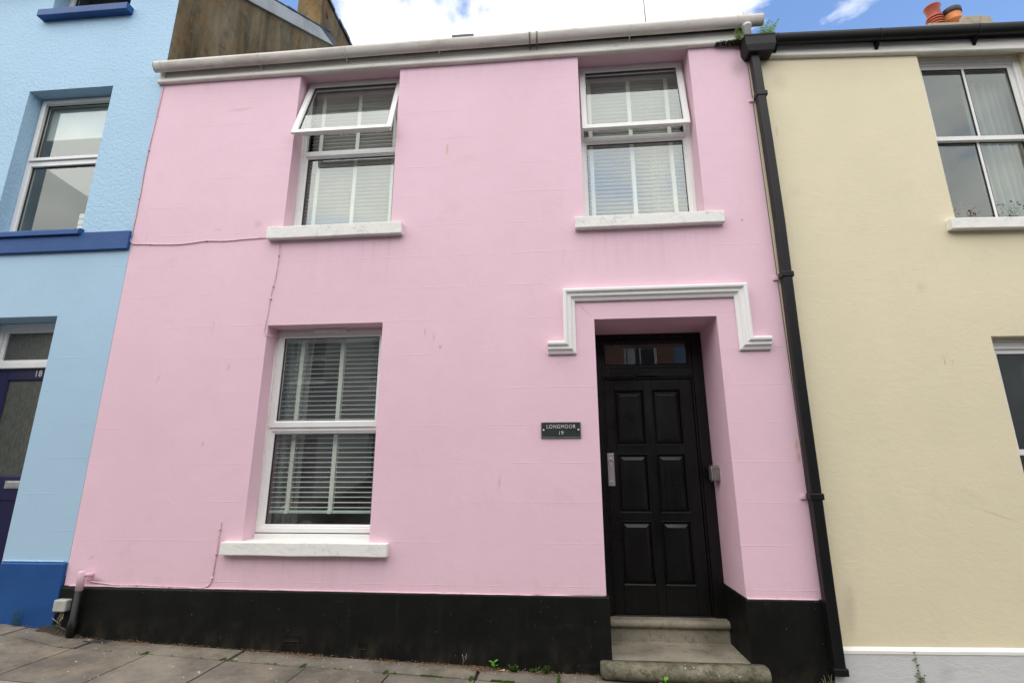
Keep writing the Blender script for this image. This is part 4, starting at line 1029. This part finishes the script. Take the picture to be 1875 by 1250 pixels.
b.add(vs, [(i*2, i*2+1, i*2+3, i*2+2) for i in range(99)]); tag(b.build('kerb_face', M_kerb), kind='structure')
ground_sheet('far_pavement', -38, 38, -10.2, -8.5, 190, .0, M_asphalt)

# ================================================================== SMALL GROWTH AND LITTER
def leaf(b, p, d, up, L, Wd, fold=.25, bend=.2):
    d = Vector(d).normalized(); s_ = d.cross(Vector(up)); s_ = s_.normalized() if s_.length > .01 else Vector((1, 0, 0)); n = s_.cross(d).normalized(); p = Vector(p)
    vs = [p, p+d*L*.3+s_*Wd*.5+n*fold*Wd*.4, p+d*L*.7+s_*Wd*.42+n*fold*Wd*.3-n*bend*L*.1, p+d*L-n*bend*L*.3, p+d*L*.7-s_*Wd*.42+n*fold*Wd*.3-n*bend*L*.1, p+d*L*.3-s_*Wd*.5+n*fold*Wd*.4, p+d*L*.5]
    b.add(vs, [(0,1,2,6), (6,2,3), (0,6,4,5), (6,3,4)])
def weed_broad(x, y, size, n, label, group=None, mat=M_leafl):
    g = gz(x); root = empty('weed', (x, y, g), label, 'weed', group)
    b = MB(); s = MB(); s.smooth = True
    s.tube([(x, y, g-.01), (x+.004, y-.004, g+size*.5), (x, y-.008, g+size*.75)], size*.03+.0012, 5)
    for k in range(n):
        a = 2*math.pi*k/n+random.uniform(-.3, .3); h = g+size*(.35+.4*(k % 2)); dr_ = (math.cos(a), math.sin(a)*.7-.25, .35+random.uniform(-.1,.3))
        b.add([], []); leaf(b, (x+.003*math.cos(a), y-.006, h), dr_, (0, 0, 1), size*.62, size*.48)
    b.build('leaves', mat, root); s.build('stem', mat, root)
def weed_fine(x, y, w, h, n, label, group=None, mat=M_moss, lf=.012):
    g = gz(x); root = empty('weed', (x, y, g), label, 'weed', group); b = MB(); s = MB()
    for k in range(n):
        sx = x+random.gauss(0, w*.3); top = Vector((sx+random.uniform(-.02,.02), y-random.uniform(0,.03), g+h*random.uniform(.4, 1.)*(1-.5*abs(sx-x)/w)))
        p0 = Vector((x+(sx-x)*.6, y, g-.005)); s.tube([p0, (p0+top)/2+Vector((random.uniform(-.006,.006), -.004, 0)), top], .0011, 4)
        for q in range(7):
            t = (q+1)/7; p = p0.lerp(top, t); a = random.uniform(0, 6.28)
            leaf(b, p, (math.cos(a), math.sin(a), random.uniform(0,.7)), (0,0,1), lf*random.uniform(.7,1.3), lf*.75)
    b.build('leaves', mat, root); s.build('stem', mat, root)
weed_broad(-.502, -.045, .062, 6, 'bright green broad leaved seedling against the black plinth')
weed_broad(.70, -.175, .07, 5, 'round leaved green weed in front of the doorstep nosing')
weed_fine(-.356, -.05, .06, .050, 26, 'low dense green tuft beside the cigarette end')
weed_fine(-.205, -.04, .045, .05, 9, 'sparse sprigs of small leaves left of the doorstep')
weed_fine(-.115, -.045, .040, .065, 16, 'feathery green sprig nearest the doorstep, by the plinth')
weed_fine(-4.38, -.045, .06, .17, 7, 'spindly flowering weed against the royal blue plinth', lf=.012)
weed_fine(2.47, .0, .05, .30, 5, 'tall thin weed against the pale grey plinth of the cream house', lf=.022)
weed_fine(1.83, -.06, .07, .14, 14, 'wispy grass tuft at the foot of the black downpipe', mat=M_straw, lf=.010)
# dead stalks
def twig(x, label):
    g = gz(x); root = MB(); root.smooth = True
    root.tube([(x, -.035, g), (x+.006, -.04, g+.05), (x-.002, -.045, g+.085)], .0022, 5); root.tube([(x+.004, -.038, g+.03), (x+.025, -.045, g+.055), (x+.03, -.05, g+.09)], .0018, 5); root.tube([(x+.025, -.045, g+.055), (x+.018, -.05, g+.075)], .0012, 5)
    tag(root.build('dead_stalk', M_straw, None, origin=(x, -.035, g)), label, 'dead stalk')
twig(-.735, 'pale dead forked stalk standing against the black plinth')
# cigarette end
cg = empty('cigarette_end', (-.44, -.058, gz(-.44)), 'orange and white cigarette end lying beside the broad leaved seedling', 'cigarette end')
g = gz(-.44)+.004; b = MB(); b.smooth = True; b.tube([(-.458, -.062, g), (-.436, -.060, g)], .004, 8); b.build('filter', M_orange, cg)
b = MB(); b.smooth = True; b.tube([(-.436, -.060, g), (-.420, -.056, g+.003)], .0043, 8); b.build('stub', M_white, cg)
# hopper fern
fern = empty('fern', (2.0, -.07, 5.31), 'bright green fern sprouting from the black rainwater hopper', 'fern')
b = MB(); s = MB(); s.smooth = True
def frond(b, s, base, tip, width, n=9, droop=.0):
    base = Vector(base); tip = Vector(tip); d = (tip-base); side = d.cross(Vector((0, -1, .2))).normalized()
    s.tube([base, (base+tip)/2+Vector((0,0,droop)), tip], .0022, 4, .3)
    for k in range(1, n+1):
        t = k/(n+.3); p = base.lerp(tip, t)+Vector((0, 0, droop*4*t*(1-t)*.5)); w_ = width*(1-.75*t)*(.5+.5*min(1, t*3))
        for sg_ in (-1, 1):
            leaf(b, p, side*sg_+d.normalized()*.65+Vector((0, random.uniform(-.3,.3), 0)), (0, -1, .3), w_, w_*.42)
    leaf(b, tip-d*.06, d, (0, -1, .3), width*.4, width*.16)
rf = random.Random(5)
for tp, wd in (((2.175, -.11, 5.545), .062), ((2.125, -.09, 5.540), .060), ((2.085, -.12, 5.530), .062), ((2.060, -.14, 5.49), .055), ((2.050, -.07, 5.56), .060), ((2.145, -.14, 5.495), .055), ((1.985, -.14, 5.45), .050), ((2.02, -.13, 5.50), .055), ((2.10, -.10, 5.48), .055), ((2.04, -.15, 5.43), .045), ((1.96, -.12, 5.42), .04), ((2.155, -.10, 5.52), .055)):
    frond(b, s, (2.0+rf.uniform(-.03,.045), -.075+rf.uniform(-.02,.02), 5.315), tp, wd, 8)
b.build('fronds', M_fern, fern); s.build('stalks', M_fern, fern)
fern2 = empty('fern', (1.80, -.02, 5.40), 'dark fern and moss clump tucked under the pale gutter left of the hopper', 'fern')
b = MB(); s = MB(); s.smooth = True
for tp in ((1.79, -.11, 5.50), (1.84, -.13, 5.47), (1.76, -.10, 5.45), (1.82, -.14, 5.43), (1.80, -.12, 5.47)):
    frond(b, s, (1.81, -.03, 5.38), tp, .035, 7)
b.build('fronds', M_fern, fern2); s.build('stalks', M_fern, fern2)
b = MB()
for k in range(900):
    t = random.random(); x = 1.86-.26*t**1.5; zz = 5.385+random.uniform(-.03, .015)*(1.3-t); leaf(b, (x, random.uniform(-.055, -.006)-.02*(1-t), zz), (random.uniform(-1,1), random.uniform(-1,.3), random.uniform(-1,1)), (0,0,1), .013, .009)
b.build('moss', M_darkmoss, fern2)
fern3 = empty('fern', (1.88, -.10, 5.58), 'tiny green sprout poking up out of the pale gutter end', 'fern')
b = MB(); s = MB()
for k in range(7): frond(b, s, (1.885, -.10, 5.56), (1.885+random.uniform(-.045,.045), -.12+random.uniform(-.03,.03), 5.645+random.uniform(-.01,.015)), .018, 5)
b.build('fronds', M_fern, fern3); s.build('stalks', M_fern, fern3)
b = MB()
for k in range(120): leaf(b, (-3.75+random.gauss(0,.12), -.06+random.uniform(-.02,.02), 5.575), (random.uniform(-.5,.5), random.uniform(-.5,.5), 1), (0,1,0), .02, .004)
tag(b.build('gutter_grass', M_moss, None, origin=(-3.75, -.06, 5.57)), 'thin fringe of grass growing in the pale gutter by the brown gable', 'grass')
# moss in the joints, litter and grit: uncountable
b = MB()
for k in range(5200):
    if random.random() < .62:
        x = random.choice([random.gauss(-.25, .16), random.gauss(-.55, .10), random.uniform(-1.2, .1), random.uniform(-4, .2)]); y = -.243+random.gauss(0, .006)
        if noise.noise((x*6, 0, 4)) < .02: continue
    else:
        j = random.choice([-3.09, -2.476, -1.864, -1.252, -.64, -.64, -.028, -.028, -.028]); 
        x = j+random.gauss(0, .005); y = random.choice([random.uniform(-.27, -.20), random.gauss(-.24, .02), random.uniform(-.26, -.04)])
        if j < -.1 and y > -.2: continue
    leaf(b, (x, y, gz(x)-.006), (random.uniform(-1,1), random.uniform(-1,1), random.uniform(.3,1.6)), (.3,1,0), random.uniform(.006,.015), .005)
tag(b.build('joint_moss', M_moss), 'green moss growing in the pavement joints', 'moss', kind='stuff')
b = MB()
for k in range(2600):
    c_ = random.choice([-4.05, -3.9, -3.3, -2.9, -2.3, -2.0, -1.9, -1.3, -1.0, -.85, -.62, -.6, -.58, -.15, .2, None, None])
    x = random.uniform(-4.6, .27) if c_ is None else random.gauss(c_, .10)
    if x > .27 or x < -4.6: continue
    y = -.030-abs(random.gauss(0, .022 if c_ is None else .03)); z = gz(x)+random.uniform(.0, .006)+max(0, (y+.05))*.35
    a = random.uniform(0, 6.28); L = random.uniform(.006, .024)
    leaf(b, (x, y, z), (math.cos(a), math.sin(a)*.6, random.uniform(-.1,.35)), (0,0,1), L, random.uniform(.0015, .006), .2, .8)
for x in (-.80, -.76, -.70, -.66, -.60, -1.0, -1.05, -.18, -.12, -.06, -3.98, -4.02):
    b.tube([(x, -.04, gz(x)), (x+random.uniform(-.05,.05), -.06, gz(x)+.022), (x+random.uniform(-.08,.08), -.10, gz(x)+.004)], .0013, 4)
tag(b.build('leaf_litter', M_litter), 'dry brown leaf litter along the foot of the black plinth', 'leaf litter', kind='stuff')
b = MB()
for k in range(230):
    x = random.uniform(-4.4, 1.9); y = -.03-abs(random.gauss(0, .10)) if random.random() < .7 else random.uniform(-.82, -.03); r = random.choice([.0012, .0015, .002, .0025, .003, .0045])
    z = gz(x)+r*.4
    b.add([(x-r,y,z),(x,y-r*1.2,z),(x+r*1.1,y,z),(x,y+r,z),(x+r*.2,y,z+r),(x,y,z-r)], [(0,1,4),(1,2,4),(2,3,4),(3,0,4),(1,0,5),(2,1,5),(3,2,5),(0,3,5)])
tag(b.build('grit', M_grit), 'pale grit scattered over the pavement', 'grit', kind='stuff')
# heap of dirt in the dark corner
b = MB(); b.smooth = True; vs = []; n, m = 26, 5
for i in range(n+1):
    x = -4.16+i*.024
    for j in range(m+1):
        t = j/m; vs.append((x, -.016-.085*t, gz(x)-.004+.055*(1-t)**1.5*max(0., 1-abs(x+4.02)/.26)+.006*noise.noise((x*20, t*3, 0))))
b.add(vs, [(i*(m+1)+j, i*(m+1)+j+1, (i+1)*(m+1)+j+1, (i+1)*(m+1)+j) for i in range(n) for j in range(m)])
tag(b.build('soil', M_dirt), 'dark soil heaped in the corner below the junction box', 'soil', kind='stuff')

# plants on the cream house window sill, inside
for (px, lab, mt, ww) in ((3.70, 'dried brown sprigs behind the lower left pane of the cream house upper window', M_litter, .10), (4.10, 'dark drooping plant behind the lower right pane of the cream house upper window', M_darkmoss, .09)):
    root = empty('house_plant', (px, .25, 3.49), lab, 'plant', rz=0.); b = MB(); s = MB()
    for k in range(16):
        tp = Vector((px+random.gauss(0, ww), .27+random.uniform(-.03,.03), 3.49+random.uniform(.12, .27))); s.tube([(px, .27, 3.50), (Vector((px, .27, 3.50))+tp)/2+Vector((0,0,.05)), tp], .002, 4)
        for q in range(5): leaf(b, tp+Vector((random.uniform(-.03,.03), 0, random.uniform(-.05,.02))), (random.uniform(-1,1), -.2, random.uniform(-.8,.3)), (0,0,1), .035, .010)
    b.build('leaves', mt, root); s.build('stem', mt, root); c_ = MB(); c_.smooth = True; c_.lathe((px, .27, 3.40), [(.04, 0), (.05, .1), (.045, .1)], 14); c_.build('pot', M_net, root)

# ================================================================== LIGHT
el, az = R(58), R(20)       # sun high over the street behind the camera, veiled by cloud
sd = Vector((math.sin(az)*math.cos(el)*-1, -math.cos(az)*math.cos(el), math.sin(el)))   # direction towards the sun
L = bpy.data.lights.new('sun', 'SUN'); L.energy = 1.7; L.angle = R(80); L.color = (1., .965, .91)
lo = bpy.data.objects.new('sun', L); C.objects.link(lo); lo.location = (0, -20, 30); lo.rotation_euler = sd.to_track_quat('Z', 'Y').to_euler()
w = bpy.data.worlds.new('World'); bpy.context.scene.world = w; w.use_nodes = True; t = w.node_tree; n = t.nodes
bg = n['Background']; bg.inputs[1].default_value = .10
sky = n.new('ShaderNodeTexSky'); sky.sky_type = 'NISHITA'; sky.sun_disc = False; sky.sun_elevation = el; sky.sun_rotation = math.atan2(sd.x, sd.y); sky.dust_density = .4; sky.air_density = 1.0
tc = n.new('ShaderNodeTexCoord'); mp = n.new('ShaderNodeMapping'); mp.inputs['Scale'].default_value = (1.2, 1.2, 2.4); mp.inputs['Location'].default_value = (.35, .2, .1); t.links.new(tc.outputs['Generated'], mp.inputs[0])
nz = n.new('ShaderNodeTexNoise'); nz.inputs['Scale'].default_value = 2.6; nz.inputs['Detail'].default_value = 9; nz.inputs['Roughness'].default_value = .58; nz.inputs['Distortion'].default_value = .35; t.links.new(mp.outputs[0], nz.inputs['Vector'])
sx = n.new('ShaderNodeSeparateXYZ'); t.links.new(tc.outputs['Generated'], sx.inputs[0])
def mth(op, a, b=0.):
    m_ = n.new('ShaderNodeMath'); m_.operation = op
    for i, v in enumerate((a, b)):
        if isinstance(v, (int, float)): m_.inputs[i].default_value = v
        else: t.links.new(v, m_.inputs[i])
    return m_.outputs[0]
def rng(x, a, b_, lo_=0., hi_=1.):
    m_ = n.new('ShaderNodeMapRange'); t.links.new(x, m_.inputs[0])
    for i, v in enumerate((a, b_, lo_, hi_)): m_.inputs[i+1].default_value = v
    return m_.outputs[0]
# broken cloud: thick to the left and overhead, clearing towards the right of the view
clear = mth('MULTIPLY', rng(sx.outputs[0], .18, .36), rng(sx.outputs[1], -.1, .3))
dens = mth('SUBTRACT', mth('ADD', nz.outputs['Fac'], .13), mth('MULTIPLY', clear, .30))
mask = rng(dens, .47, .60)
nz2 = n.new('ShaderNodeTexNoise'); nz2.inputs['Scale'].default_value = 5; nz2.inputs['Detail'].default_value = 6; t.links.new(mp.outputs[0], nz2.inputs['Vector'])
cl_ = n.new('ShaderNodeMix'); cl_.data_type = 'RGBA'; t.links.new(rng(nz2.outputs['Fac'], .35, .65), cl_.inputs[0]); cl_.inputs[6].default_value = (12.2, 12.2, 12.4, 1); cl_.inputs[7].default_value = (16.6, 16.2, 15.6, 1)
bs = n.new('ShaderNodeMix'); bs.data_type = 'RGBA'; bs.blend_type = 'MULTIPLY'; bs.inputs[0].default_value = 1; t.links.new(sky.outputs[0], bs.inputs[6]); bs.inputs[7].default_value = (2.1, 2.3, 2.55, 1)
mx = n.new('ShaderNodeMix'); mx.data_type = 'RGBA'; t.links.new(mask, mx.inputs[0]); t.links.new(bs.outputs[2], mx.inputs[6]); t.links.new(cl_.outputs[2], mx.inputs[7]); t.links.new(mx.outputs[2], bg.inputs[0])

sc = bpy.context.scene
sc.view_settings.view_transform = 'Standard'; sc.view_settings.look = 'None'; sc.view_settings.exposure = 0.24; sc.view_settings.gamma = 1
sc.render.engine = 'CYCLES'
sc.cycles.max_bounces = 8; sc.cycles.diffuse_bounces = 4; sc.cycles.transparent_max_bounces = 12
for o in bpy.data.objects:
    if '_o' in o: del o['_o']
